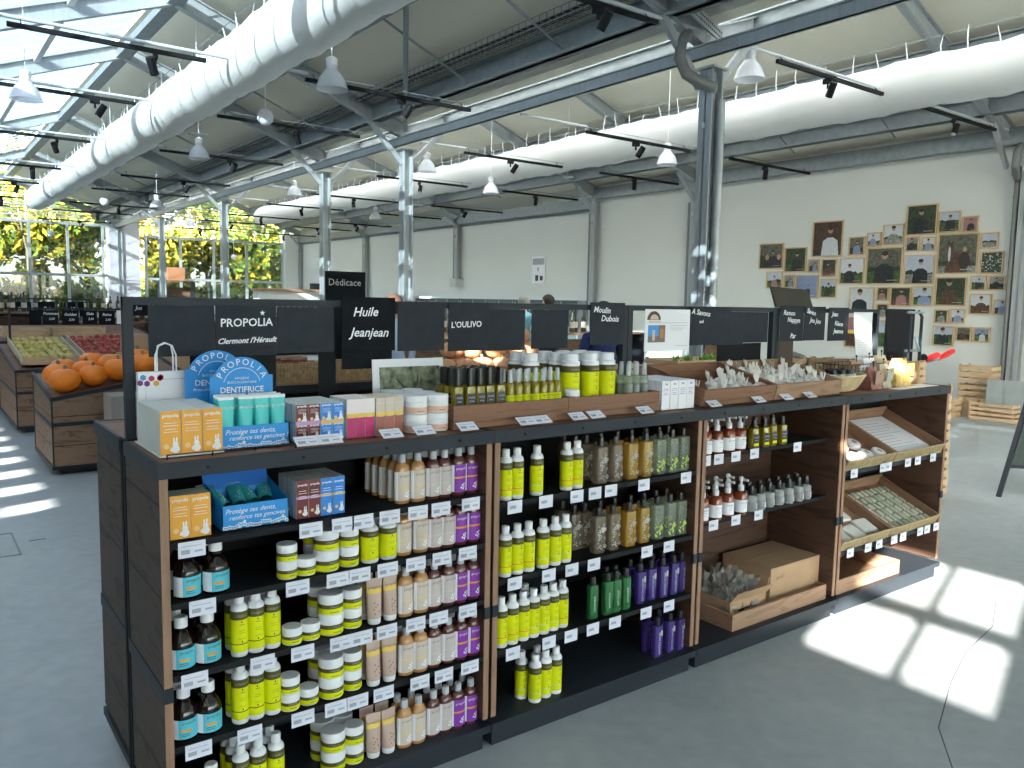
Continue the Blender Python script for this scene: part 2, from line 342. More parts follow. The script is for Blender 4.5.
# valley beams
for i, X in enumerate((5.52, -.88)):
    b = MB().box(X-.13, -10, 3.655, X-.118, YE, 3.77).box(X-.13, -10, 3.655, X-.09, YE, 3.665).box(X-.15, -10, 3.765, X+.15, YE, 3.78)
    struct(b.build('trim_valley_beam', GALV))
struct(MB().box(11.80, -10, 3.72, 11.97, 11.5, 3.95).box(11.8, 11.5, 3.52, 11.97, YE, 3.75).build('trim_eaves_gutter', GALVD))
for x, r in [(3.70, 2.32), (5.0, 2.32), (7.3, 8.72), (6.2, 8.72), (10.0, 8.72), (11.18, 8.72)]:
    z = 4.93-SL*abs(x-r); b = MB().box(x-.035, -10, z, x+.035, YE, z+.22).box(x-.09, -10, z, x+.09, YE, z+.015).box(x-.09, -10, z+.2, x+.09, YE, z+.22)
    struct(b.build('trim_purlin', GALVD))
for r in XR: struct(MB().box(r-.09, -10, 4.92, r+.09, YE, 5.02).build('trim_ridge', GALVD))

# ---- steel frames: rafters with braces, one object per bay and frame
def rafter(ridge, y, lab):
    t = thing('roof_frame', lab, 'roof beam', (ridge, y, 0), 0, 'steel roof frames')
    for s in (-1, 1):
        b = MB(); x0, x1 = s*3.2, 0; za, zb = V0, 4.93
        for dz in (0, .2): b.bar((x0, 0, za+dz+.006), (0, 0, zb+dz+.006), .11, .014)
        b.bar((x0, 0, za+.1), (0, 0, zb+.1), .012, .2); b.build('rafter', GALV, t)
        b = MB().bar((s*3.12, 0, 3.42), (s*2.6, 0, 3.95), .07, .05, 0, (0, 1, 0)); b.build('brace', GALV, t)
    return t
FN = ['behind the viewer', 'nearest the viewer', 'over the big near post', 'over the second tall post', 'over the third tall post', 'second before the far glass wall', 'one before the far glass wall', 'against the far glass wall']
for y, n in zip(YS, FN):
    if y < 2: continue
    rafter(2.32, y, 'pitched grey steel roof frame of the left bay, '+n)
    rafter(8.72, y, 'pitched grey steel roof frame of the right bay, '+n)

def hcol(b, x, y, z0, z1, w=.19, m=0):
    b.box(x-w/2, y-w/2, z0, x-w/2+.014, y+w/2, z1, m).box(x+w/2-.014, y-w/2, z0, x+w/2, y+w/2, z1, m).box(x-w/2, y-.006, z0, x+w/2, y+.006, z1, m)
    return b
def column(x, y, lab, top=3.62, z0=0, wall=False, pipe=True, elbow=False, grp=None):
    t = thing('steel_column', lab, 'column', (x, y, 0), 0, grp)
    b = MB(); hcol(b, 0, 0, z0, top, .15 if not wall else .14)
    if z0 == 0: b.box(-.15, -.15, 0, .15, .15, .02)
    b.box(-.11, -.11, top-.02, .11, .11, top); b.box(-.12, -.012, top-.55, .12, .012, top-.5); b.build('shaft', GALV, t)
    if pipe and (wall or elbow):
        px = .02 if not wall else -.02; py = -.11 if not wall else .13
        b = MB().tube([(px, py, z0), (px, py, top-.3)], .036, 12)
        for z in (1.2, 2.1, 3.0): b.lathe([(.041, 0), (.041, .03)], (px, py, z), 12)
        b.build('downpipe', GALV if not wall else PIPEG, t)
    if elbow:
        b = MB().tube([(-.36, -.02, top+.24), (-.45, -.02, top+.14), (-.46, -.02, top+.0), (-.38, -.03, top-.12), (-.2, -.05, top-.17), (-.05, -.06, top-.19)] if not wall else [(-.20, .05, top-.05), (-.30, .05, top-.16), (-.30, .06, top-.34), (-.2, .08, top-.42), (-.02, .13, top-.46)], .052, 14); b.build('pipe_elbow', PIPEG, t)
    return t
for y, l, e in zip(YS[2:], ['thick galvanised steel post standing behind the counter, right of centre', 'galvanised post behind the small tilted Huile Jeanjean board', 'galvanised post left of the Dédicace board', 'slim galvanised post above the blank boards, second from the far wall', 'slim galvanised post next to the far glass wall, right one of the close pair', 'slim galvanised post touching the far glass wall, left one of the close pair'], [1, 0, 0, 0, 0, 0]):
    column(5.60 if y < 4 else 5.52, y, l, elbow=bool(e), grp='free-standing steel posts')
for y, l in [(2.78, 'grey steel wall post at the right edge beside the framed photographs'), (8.6, 'grey steel wall post just left of the thick galvanised post'), (11.45, 'grey steel wall post with dark downpipe beside the small white notice'), (22.55, 'slim grey wall post right of the Dédicace board'), (28.1, 'grey corner post where the white wall meets the far glass')]:
    column(11.87, y, l, 3.72, wall=True, elbow=(y < 3), grp='steel wall posts')
column(11.87, 17.0, 'short grey wall post ending in a pale box, high on the white wall', 3.72, 2.05, True, grp='steel wall posts')
tag(MB().box(11.72, 16.85, 1.82, 11.98, 17.15, 2.045).build('junction_box', mat('pale_box', (.50, .52, .49), .6), bev=.01), 'pale square box closing the foot of the short wall post', 'box')
b = MB(); b.box(11.955, 13.27, 1.9, 11.975, 13.77, 2.55); b.box(11.95, 13.3, 2.35, 11.956, 13.74, 2.5, 1).box(11.95, 13.34, 1.97, 11.956, 13.45, 2.08, 2).box(11.95, 13.52, 1.96, 11.956, 13.63, 2.1, 2).box(11.95, 13.5, 2.2, 11.956, 13.55, 2.28, 1)
tag(b.build('wall_notice', [WHITEP, PRINT, PRINTD]), 'small white notice with grey heading fixed on the right wall', 'notice')
# sag rods between purlins of the right slopes
for i, y in enumerate((4.3, 6.0, 10.0, 14.2, 19.8)):
    for r, n in ((2.32, 'left'), (8.72, 'right')):
        b = MB().tube([(r+1.38, y, 4.93-SL*1.38+.03), (r+2.68, y+.15, 4.93-SL*2.68+.03)], .014, 6)
        tag(b.build('tie_rod', GALVD), f'thin grey rod between roof purlins of the {n} bay, {NTH[i]} from the viewer', 'rod', 'thin rods between roof purlins')
# cable trays
t = thing('perforated_tray', 'perforated steel cable tray running up beside the rafter above the thick near post', 'cable tray', (5.55, 2.92, 3.86)); MB().bar((0, 0, 0), (-1.6, 0, .59), .02, .11).build('tray_side', GALV, t); b = MB()
for k in range(60):
    for dz in (-.025, .02): x = -.02-k*.026; b.box(x-.007, -.0125, -x*.369+dz-.006, x+.007, -.0105, -x*.369+dz+.006)
b.build('punched_holes', BLKM, t)
tag(MB().tube([(3.69, 5.37, 4.46), (5.30, 8.24, 3.82)], .03, 8).build('brace_rod', GALVD), 'grey rod running from the roof purlin down to the second tall post', 'rod')
for n, X, r in (('above the upper purlin of the left bay', 3.42, 2.32), ('above the lower purlin of the left bay', 4.75, 2.32), ('along the right wall side of the right bay', 10.95, 8.72)):
    z = 4.93-SL*abs(X-r)+.14; t = thing('cable_tray', 'grey wire cable tray '+n, 'cable tray', (X, 0, z), 0, 'wire cable trays')
    b = MB()
    for dx, dz in ((-.12, 0), (-.06, 0), (0, 0), (.06, 0), (.12, 0), (-.12, .06), (.12, .06)): b.bar((dx, 1, dz), (dx, YE-.1, dz), .006)
    y = 1
    while y < 26: b.bar((-.12, y, 0), (.12, y, 0), .006).bar((-.12, y, 0), (-.12, y, .06), .006).bar((.12, y, 0), (.12, y, .06), .006); y += .11
    b.build('wire_basket', GALVD, t)
    MB().tube([(-.03, 1, .03), (-.03, YE-.1, .03)], .018, 6).tube([(.05, 1, .025), (.05, YE-.1, .025)], .014, 6).build('cable', BLKM, t)

# ---- fabric air ducts with their white hanging straps
def duct(X, z, y0, y1, lab):
    t = thing('fabric_duct', lab, 'air duct', (X, 0, z))
    b = MB(); n = 160; seg = 28; v = []; f = []; rnd = random.Random(3)
    ys = [y0+(y1-y0)*i/n for i in range(n+1)]
    for i, y in enumerate(ys):
        k = 1.0 if y1-y > .5 else math.sqrt(max(.02, 1-((.5-(y1-y))/.5)**2))
        sag = .012*math.sin(i*.7)+.01*math.sin(i*2.3)
        for j in range(seg):
            a = 2*PI*j/seg; r = .265*k*(1+.010*math.sin(3*a+i*.13)+.006*math.sin(5*a-i*.21)); v.append((r*math.cos(a), y, r*math.sin(a)*1.03+sag*k))
    for i in range(n):
        for j in range(seg): q = (j+1) % seg; f.append((i*seg+j, i*seg+q, (i+1)*seg+q, (i+1)*seg+j))
    f.append(tuple(range(seg))); f.append(tuple(reversed(range(n*seg, (n+1)*seg)))); b.add(v, f, 0, True); b.build('duct_body', FABRIC, t)
    MB().tube([(0, y0, .47), (0, y1-.3, .47)], .004, 5).build('support_wire', GALVD, t)
    y = 1.2; k = 0
    while y < y1-.5:
        h = .13+.16*rnd.random(); dx = rnd.uniform(-.05, .05); b = MB().tube([(0, y, .25), (dx*.5, y+.01, .25+h*.5), (dx, y+rnd.uniform(-.03, .03), .25+h)], [.008, .007, .004], 5)
        b.build('hanging_strap', WHITE, t); y += .27+.12*rnd.random(); k += 1
    return t
duct(2.32, 3.745, -6, 21.6, 'long white fabric air duct running under the left ridge')
duct(8.72, 3.95, -2, 23.8, 'long white fabric air duct under the right ridge')

# ---- tie tubes, light tracks, spotlights
YT = [3.06, 5.83, 8.6, 11.45, 14.2, 17.0, 19.8, 22.5, 25.3]; ZT = [3.92, 3.66, 3.77, 3.73, 3.66, 3.7, 3.66, 3.7, 3.66]
sp = None
def spot():
    t = thing('spotlight', '', 'spotlight'); MB().box(-.05, -.018, -.05, .05, .018, 0).lathe([(.012, -.10), (.012, -.05)], seg=8).build('bracket', BLKM, t)
    b = MB().lathe([(.036, 0), (.038, .01), (.038, .15), (.030, .155)], (0, 0, 0), 14); b.xf(Matrix.Translation((.02, -.01, -.19)) @ Matrix.Rotation(.5, 4, 'Y') @ Matrix.Rotation(.3, 4, 'X')); lh = b.build('lamp_head', BLKM, t)
    b = MB().lathe([(.030, -.002), (.030, .004)], (0, 0, 0), 14); b.xf(Matrix.Translation((.02, -.01, -.19)) @ Matrix.Rotation(.5, 4, 'Y') @ Matrix.Rotation(.3, 4, 'X')); b.build('lens', GALVL, lh); return Proto(t)
SPOT = spot()
for i, (y, z) in enumerate(zip(YT, ZT)):
    for (a, c, n) in ((-.75, 5.4 if i == 0 else 2.85, 'left'), (5.5, 11.8 if i == 0 else 6.55, 'right')):
        tt = MB().tube([(a, y, z), (c, y, z)], .017, 8).build('tie_tube', GALVL)
        if i: MB().tube([(c, y, z), (5.42 if n == 'left' else 11.8, y, z)], .004, 5).build('suspension_wire', GALVD, tt)
        tag(tt, f'pale steel tube spanning the {n} bay, {NTH[i]} from the viewer', 'tube', 'pale tubes across the bays')
    segs = [(.3, 1.85, 'left bay, left end'), (2.8, 4.75, 'left bay, right end'), (6.5, 8.45, 'right bay, left end'), (9.3, 11.3, 'right bay, right end')]
    if i == 0: segs[1] = (3.3, 4.8, 'left bay, right end')
    for j, (a, c, n) in enumerate(segs):
        if i == 0 and j == 0: continue
        zz = z-.075
        t = thing('light_track', f'black light track under the {NTH[i]} tube from the viewer, {n}', 'light track', ((a+c)/2, y-.05, zz), 0, 'black light tracks')
        h = (c-a)/2; MB().box(-h, -.018, -.018, h, .018, .018).build('rail', BLKM, t)
        MB().bar((-h+.1, .0, .018), (-h+.1, .05, .075), .006).bar((h-.1, 0, .018), (h-.1, .05, .075), .006).build('hanger', BLKM, t)
        SPOT.at((a+(c-a)*[.72, .55, .45, .42][j], y-.05, zz-.018), f'small black spotlight on the track under the {NTH[i]} tube, {n}', rz=random.uniform(-2, 2), group='black spotlights')
# ---- hanging lamps
def bell():
    t = thing('bell_lamp', '', 'pendant lamp')
    b = MB().lathe([(.035, .27), (.05, .25), (.055, .17), (.075, .15), (.12, .09), (.15, 0), (.157, -.015), (.150, -.016), (.143, 0), (.113, .085), (.07, .14), (.05, .16), (.03, .25)], seg=24); b.build('shade', LAMPG, t)
    MB().lathe([(.03, .12), (.052, .17), (.055, .27), (.02, .29)], seg=16).build('lamp_holder', WHITE, t)
    return Proto(t)
def cord(o, z0, r=.005):
    x, z = o.location.x, o.location.z; rz = 5.23-SL*min(abs(x-2.32), abs(x-8.72)); MB().tube([(0, 0, z0), (0, 0, rz-z+.01)], r, 6).build('cord', WHITE, o)
BELL = bell()
for x, y, z, l in [(2.914, 5.409, 3.45, 'frosted bell lamp hanging left of the second tall post, largest on the left'), (6.42, 3.27, 3.72, 'bright bell lamp hanging just right of the thick near post'), (.66, 7.924, 3.45, 'bell lamp cut by the left edge of the photo'), (6.35, 9.4, 3.5, 'bell lamp close right of the second tall post'), (8.33, 6.1, 3.44, 'frosted bell lamp just left of the thick near post'), (3.1, 10.4, 3.45, 'bell lamp below the left fabric duct, beyond the largest'), (8.38, 10.5, 3.45, 'small bell lamp under the middle of the right duct'), (6.14, 21.9, 3.4, 'tiny bell lamp right of the two close posts'), (9.1, 16.5, 3.45, 'tiny bell lamp between the second and third tall posts'), (4.2, 17.5, 3.4, 'tiny bell lamp left of the two close posts'), (5.95, 13.9, 3.5, 'bell lamp touching the third tall post on its left')]:
    cord(BELL.at((x, y, z), l, group='frosted bell lamps'), .28)
t = thing('globe_lamp', '', 'pendant lamp'); MB().sph((0, 0, 0), .085, seg=18, rings=12).build('globe', mat('opal_globe', (.70, .74, .82), .35), t)
GL = Proto(t)
for x, y, z, l in [(2.69, 6.58, 3.34, 'white globe lamp on a long cord beside the largest bell lamp'), (2.75, 15.4, 3.22, 'white globe lamp under the far end of the left duct'), (2.75, 22.5, 3.0, 'small white globe lamp before the yellow trees, far left'), (8.5, 25.5, 2.75, 'small white globe lamp before the far glass between the tall posts'), (9.4, 23.5, 2.9, 'small white globe lamp near the far wall corner')]: cord(GL.at((x, y, z), l, group='white globe lamps'), .08, .004)
t = thing('emergency_light', '', 'light panel'); MB().box(-.11, -.04, -.012, .11, .04, .012).build('housing', GALVL, t, bev=.004)
EL = Proto(t)
for x, y, z, l in [(2.66, 8.9, 3.5, 'flat pale light panel under the left duct near the viewer'), (2.66, 14.2, 3.36, 'flat pale light panel under the far part of the left duct'), (9.04, 9.1, 3.66, 'flat pale light panel under the right duct near the viewer'), (9.04, 14.3, 3.6, 'flat pale light panel under the far part of the right duct')]: cord(EL.at((x, y, z), l, group='flat light panels'), .01, .004)
for i, (x, y, z0, z1) in enumerate([(5.47, 7.0, 3.7, 4.9), (8.2, 2.0, 3.3, 4.9)]): pass

# ---- outside: ground and trees
struct(MB().box(-25, 28.75, -.2, 50, 80, -.05).build('ground', mat('outside_ground', (.32, .33, .22), .9, noise=.2, nscale=3)))
LEAFY = mat('leaf_yellow', (.58, .46, .04), .7, noise=.3, nscale=4); LEAFG = mat('leaf_mid', (.18, .28, .035), .7, noise=.35, nscale=4); LEAFD = mat('leaf_dark', (.09, .15, .04), .7, noise=.3, nscale=4)
BARK = mat('bark_pale', (.42, .36, .28), .9, noise=.2, nscale=10)
def tree(x, y, h, r, mats_w, lab, n=1500, trunk=True, z0=None, seed=0):
    rd = random.Random(seed); t = thing('tree' if trunk else 'shrub', lab, 'tree' if trunk else 'shrub', (x, y, -.05))
    b = MB(); zc = h*.62 if trunk else h*.5; hz = h*.42 if trunk else h*.5
    blobs = [(rd.gauss(0, r*.45), rd.gauss(0, r*.3), zc+rd.uniform(-hz, hz)*.75, r*rd.uniform(.3, .5)) for _ in range(16)]
    for i in range(n):
        c = rd.choice(blobs); d = Vector((rd.gauss(0, 1), rd.gauss(0, 1), rd.gauss(0, 1))).normalized()*c[3]*rd.uniform(.5, 1)
        p = Vector(c[:3])+d; s = rd.uniform(.10, .24); u = Vector((rd.gauss(0, 1), rd.gauss(0, 1), rd.gauss(0, 1))).normalized(); w = u.cross(Vector((rd.gauss(0, 1), rd.gauss(0, 1), rd.gauss(0, 1)))).normalized()
        if p.z < .1: continue
        b.add([p-u*s, p+w*s*.5, p+u*s, p-w*s*.5], [(0, 1, 2, 3)], rd.choices([0, 1, 2], mats_w)[0])
    b.build('foliage', [LEAFY, LEAFG, LEAFD], t)
    if trunk:
        b = MB().tube([(0, 0, 0), (.05, 0, h*.3), (-.05, .05, h*.6), (0, 0, h*.8)], [.15, .12, .08, .04], 8)
        for k in range(5): a = rd.uniform(0, 6.3); z = h*rd.uniform(.3, .55); b.tube([(0, 0, z), (math.cos(a)*r*.4, math.sin(a)*r*.3, z+h*.15), (math.cos(a)*r*.7, math.sin(a)*r*.5, z+h*.28)], [.06, .04, .015], 6)
        b.build('trunk', BARK, t)
    return t
T = [(1.2, 36, 7.5, 2.3, (7, 3, 1), 'yellow autumn tree behind the glass at the far left'), (3.4, 33, 6.8, 1.9, (6, 4, 1), 'yellow-green tree with pale trunk behind the left glass'), (4.9, 35, 7.2, 1.9, (3, 5, 3), 'green and yellow tree behind the glass, left of the white pier'), (2.4, 42, 9, 3, (5, 3, 2), 'tall yellow tree further back behind the left glass'), (6.6, 40, 8.5, 2.6, (4, 4, 4), 'mixed tree standing behind the white pier'),
     (8.2, 34, 7, 2.2, (7, 3, 1), 'yellow tree behind the glass between the close posts and third tall post'), (10.4, 35, 7, 2.3, (3, 6, 3), 'green tree behind the glass left of the third tall post'), (12.6, 34, 7, 2.2, (4, 6, 2), 'green tree behind the glass right of the third tall post'), (14.5, 38, 8, 2.6, (3, 5, 4), 'dark green tree beyond the far glass at its right end')]
for i, a in enumerate(T): tree(*a[:5], a[5], 3000, True, seed=i)
for i, (x, y, l) in enumerate([(.6, 31.5, 'low green shrub outside the far left glass'), (2.6, 31, 'low green shrub outside below the pale trunk'), (4.5, 31.3, 'low green shrub outside, left of the white pier'), (8, 31.2, 'low green shrub outside beyond the two close posts'), (10.3, 31.4, 'low green shrub outside left of the third tall post'), (12.3, 31.2, 'low green shrub outside right of the third tall post')]):
    tree(x, y, 1.9, 1.5, (3, 6, 1), l, 1100, False, seed=40+i)
t = thing('street_lamp', 'white curved street lamp outside behind the far glass', 'street lamp', (9.05, 30.2, -.05)); MB().tube([(0, 0, 0), (0, 0, 2.3), (.08, 0, 2.5), (.3, 0, 2.58), (.5, 0, 2.5)], .035, 8).build('pole', WHITE, t); MB().box(.45, -.06, 2.42, .75, .06, 2.5).build('lamp_head', WHITE, t)
# ================================================================ the shelving island
UW, UD, UH = 1.0026, .393, 1.052
def unit(i, shelves, lab, x0, y0=0, rz=0, rec=0, inner=WOODI, back=BLKM):
    t = thing('shelving_unit', lab, 'display shelf', (x0, y0, 0), rz, 'wooden shelving units of the island'); w = UW-.004
    for x in (.004, w-.024):
        p = MB().box(x, .004, .10, x+.020, UD-.02, 1.012, 0).box(x, .0, .10, x+.020, .004, 1.012, 1).box(x-.001, -.003, .44, x+.021, .015, .478, 2)
        if x < .1: p.box(x-.003, 0, .44, x, UD-.004, .478, 2)
        else: p.box(x+.020, 0, .44, x+.023, UD-.004, .478, 2)
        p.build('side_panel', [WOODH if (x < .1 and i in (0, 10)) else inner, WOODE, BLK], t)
    MB().box(.002, UD-.018, .06, w, UD+.004, 1.045).build('back_panel', back, t)
    MB().box(.004, .012, 1.014, w, UD-.019, 1.048).build('top_board', WOODT, t)
    b = MB().box(0, -.004, 1.010, w+.002, .012, 1.050).box(0, .012, 1.010, .01, UD-.019, 1.050).box(w-.008, .012, 1.010, w+.002, UD-.019, 1.050)
    for k in range(4): b.lathe([(.005, 0), (.004, .003)], (0, 0, 0), 8, 1); b.xf(Matrix.Translation((.12+k*.25, -.004, 1.03)) @ Matrix.Rotation(PI/2, 4, 'X'), len(b.v)-16)
    b.build('edge_frame', [BLK, BLKM], t)
    MB().box(.002, -.012, .058, w, UD, .082).build('bottom_board', BLK, t)
    MB().box(.012, .004, 0, w-.022, UD-.01, .058).build('plinth', BLK, t)
    for z in shelves:
        b = MB().box(.026, .006+rec, z-.010, w-.026, UD-.02, z-.002)
        b.box(.026, .0+rec, z-.014, w-.026, .006+rec, z+.002)
        s = b.build('shelf', BLKM, t)
    return t
unit(0, [.845, .69, .503, .315], 'leftmost front shelving unit, packed with lotions, oils and jars', 0)
unit(1, [.81, .555, .317], 'second front shelving unit from the left, holding square clear bottles', UW)
unit(2, [.845, .57], 'third front shelving unit, with a cardboard box at the bottom', 2*UW, rec=.06, back=WOODI)
unit(3, [], 'rightmost front shelving unit, holding sloping trays', 3*UW)
unit(13, [.6], 'rearmost shelving unit, at the left end with a dark grained side', UW, 2*UD+.03, PI)
for k, n in ((1, 'second from the left'), (2, 'third from the left'), (3, 'at the right end')): unit(10+k, [.6], 'rear shelving unit backing the island, '+n, (k+1)*UW, 2*UD+.03, PI)
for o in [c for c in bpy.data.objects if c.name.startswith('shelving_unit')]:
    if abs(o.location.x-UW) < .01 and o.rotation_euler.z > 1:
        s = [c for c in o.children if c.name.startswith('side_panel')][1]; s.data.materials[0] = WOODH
# sign frame above the island
T0 = 1.0495
def frame(x0, x1, z, lab):
    t = thing('sign_frame', lab, 'sign frame', (x0, .40, 0), 0, 'black frames above the counter'); w = x1-x0
    for x in (.013, w-.013): MB().box(x-.013, -.013, T0, x+.013, .013, z).build('post', BLK, t)
    MB().box(0, -.012, z-.022, w, .012, z).build('rail', BLK, t)
    return t
frame(.012, 1.96, 1.449, 'black metal sign frame over the two left shelving units')
frame(1.963, 2.985, 1.449, 'black metal sign frame over the third shelving unit')
frame(2.988, 3.945, 1.449, 'black metal sign frame over the rightmost shelving unit')
FC = {}
def board(x0, x1, z0, z1, lab, lines=(), m=SLATE, y=.385, th=.004, name='chalkboard', star=None, tilt=0, rim=False):
    t = thing(name, lab, 'chalkboard', ((x0+x1)/2, y, z0)); w = (x1-x0)/2; h = z1-z0
    pn = MB().box(-w, -.0, 0, w, th, h).build('panel', m, t)
    if rim: MB().box(-w-.006, -.006, -.006, w+.006, th, .006).box(-w-.006, -.006, h-.004, w+.006, th, h+.004).box(-w-.006, -.006, 0, -w, th, h).box(w, -.006, 0, w+.006, th, h).build('rim', BLK, t)
    if lines:
        for k, (s, size, cx, cz, sh, rot) in enumerate(lines):
            b = MB(); q = textmb(s, size, shear=sh, bold=.0005); merge(b, q, Matrix.Translation((cx, -.0012, cz)) @ Matrix.Rotation(-rot, 4, 'Y')); b.build('chalk_writing', CHALK, pn)
        if star:
            sx, sz, r = star; pts = []
            for k in range(10): a = PI/2+PI*k/5; q = r if k % 2 == 0 else r*.42; pts.append((sx+q*math.cos(a), -.0012, sz+q*math.sin(a)))
            MB().add(pts, [tuple(range(10))]).build('chalk_star', CHALK, pn)
    if tilt: t.rotation_euler = (0, tilt, 0)
    return t
board(.076, .259, 1.281, 1.4265, 'blank chalkboard, leftmost on the frame, above the white paper bag')
board(.262, .446, 1.279, 1.4285, 'chalkboard reading PROPOLIA, Clermont l\'Hérault', [('PROPOLIA', .034, .0, .088, .05, .02), ("Clermont l'Hérault", .023, .0, .038, .4, .03)], star=(.048, .128, .009))
board(.448, .636, 1.283, 1.4265, 'blank chalkboard right of the PROPOLIA board')
board(.660, .852, 1.284, 1.461, 'dark chalkboard reading Huile Jeanjean, standing higher than the rail', [('Huile', .042, -.015, .115, .3, .02), ('Jeanjean', .042, .0, .048, .3, -.01)], m=SLATE2, y=.374, rim=False)
board(.664, .846, 1.225, 1.283, 'dark blank strip hanging below the Huile Jeanjean board', m=SLATE2)
board(.864, 1.048, 1.281, 1.443, 'blank chalkboard right of the Huile Jeanjean board', y=.376)
board(1.066, 1.236, 1.276, 1.444, "grey chalkboard reading L'OULIVO", [("L'OULIVO", .03, -.01, .085, .08, .03)], y=.376)
board(1.238, 1.413, 1.273, 1.4265, "blank chalkboard right of the L'OULIVO board")
board(1.447, 1.628, 1.277, 1.4265, 'blank chalkboard left of the Moulin Dubois board')
board(1.738, 1.93, 1.287, 1.458, 'chalkboard reading Moulin Dubois in its top corner', [('Moulin', .034, -.035, .13, .2, -.06), ('Dubois', .034, .01, .095, .2, -.03)], y=.376)
board(2.342, 2.62, 1.275, 1.446, 'wide chalkboard reading A Savons, right of the paper poster', [('A Savons', .034, -.075, .135, .2, -.1), ('sud', .02, -.07, .1, .2, 0)], y=.376)
board(2.50, 2.722, 1.272, 1.4265, 'blank chalkboard overlapped by the A Savons board', y=.382)
board(2.724, 2.918, 1.280, 1.4265, 'blank chalkboard at the right end of the middle sign frame')
board(3.005, 3.2, 1.283, 1.458, 'chalkboard reading Ramon Nappyn Par', [('Ramon', .034, -.03, .13, .2, -.05), ('Nappyn', .034, .01, .095, .2, -.05), ('Par', .034, .01, .015, .2, 0)], y=.376)
board(3.208, 3.392, 1.284, 1.458, 'chalkboard reading Savon Jeu Jou', [('Savon', .034, -.04, .135, .2, -.2), ('Jeu Jou', .034, .0, .09, .2, -.1)], y=.376)
board(3.424, 3.612, 1.279, 1.455, 'chalkboard reading Jean Kiane Jeanne', [('Jean', .034, -.04, .13, .2, -.05), ('Kiane', .034, .0, .08, .2, -.1), ('Jeanne', .034, .0, .04, .2, -.05)], y=.376)
board(.20, .46, 1.10, 1.283, 'black blank board on the rear side below the PROPOLIA board', m=BLKM, y=.43)
board(.60, .66, 1.06, 1.4265, 'narrow black board seen edge-on between two boards', m=BLKM, y=.425)
board(1.96, 2.30, 1.10, 1.25, 'black rear board behind the lower edge of the paper poster', m=BLKM, y=.43) if False else None
board(2.60, 2.93, 1.13, 1.275, 'black rear board below the middle blank boards', m=BLKM, y=.43)
board(3.0, 3.2, 1.13, 1.28, 'brown-black rear board below the Ramon Nappyn board', m=mat('dark_brown', (.06, .04, .03), .7), y=.43)
# leaning dark board on top of the right frame
b = MB(); b.add([(2.985, .39, 1.45), (3.30, .39, 1.45), (3.345, .46, 1.545), (3.03, .46, 1.555), (2.985, .40, 1.45), (3.30, .40, 1.45), (3.345, .47, 1.545), (3.03, .47, 1.555)], [(0, 1, 2, 3), (7, 6, 5, 4), (0, 4, 5, 1), (1, 5, 6, 2), (2, 6, 7, 3), (3, 7, 4, 0)])
tag(b.build('leaning_board', mat('brown_black', (.045, .04, .028), .7)), 'brown-black board leaning back on top of the right sign frame', 'board')
# poster and hanging paper
b = MB().box(2.047, .372, 1.253, 2.33, .3745, 1.434, 0)
b.box(2.05, .3712, 1.375, 2.32, .372, 1.3765, 2)
arc = [(2.10+.042*math.cos(PI*k/10), 1.388+.038*math.sin(PI*k/10)) for k in range(11)]; b.add([(x, .3714, z) for x, z in arc], [tuple(range(11))], 3)
arc = [(2.102+.026*math.cos(PI*k/8), 1.390+.022*math.sin(PI*k/8)) for k in range(9)]; b.add([(x, .3708, z) for x, z in arc], [tuple(range(9))], 7)
puttext(b, 'Savonnerie', .016, 2.105, 1.3775, .3708, 6)
b.box(2.066, .3712, 1.292, 2.132, .372, 1.366, 4).box(2.066, .3708, 1.292, 2.132, .3711, 1.318, 5).box(2.092, .3706, 1.30, 2.108, .3709, 1.345, 7).box(2.133, .3712, 1.292, 2.172, .372, 1.366, 5).box(2.14, .3706, 1.31, 2.16, .3711, 1.35, 6)
for k, (a, c) in enumerate([(2.2, 2.32), (2.2, 2.3), (2.21, 2.28), (2.24, 2.32)]): b.box(a, .3712, [1.362, 1.352, 1.344, 1.275][k], c, .372, [1.3635, 1.3535, 1.3455, 1.2765][k], 2)
tag(b.build('paper_poster', [WHITEP, WHITEP, PRINT, mat('print_brown', (.12, .07, .04), .8), mat('print_sky', (.08, .3, .65), .8), mat('print_stone', (.22, .17, .15), .8), mat('print_orange', (.5, .22, .06), .8), mat('print_pale', (.6, .5, .42), .8)]), 'white paper poster with an arch picture and two small photos, on the frame', 'poster')
b = MB(); b.add([(3.662, .375, 1.432), (3.85, .375, 1.432), (3.835, .367, 1.30), (3.855, .362, 1.19), (3.68, .36, 1.185), (3.668, .366, 1.30)], [(5, 2, 1, 0), (4, 3, 2, 5)])
b.add([(v[0], v[1]+.002, v[2]) for v in b.v], [(0, 1, 2, 5), (5, 2, 3, 4)])
for k in range(14): b.box(3.69, .3645-(.004 if k < 8 else 0), 1.2+k*.013, 3.69+random.uniform(.06, .13), .3665-(.004 if k < 8 else 0), 1.2025+k*.013, 1)
tag(b.build('paper_sheet', [WHITEP, mat('print_faint', (.55, .56, .58), .8)]), 'long white printed sheet hanging from the right end of the sign frame', 'sheet')

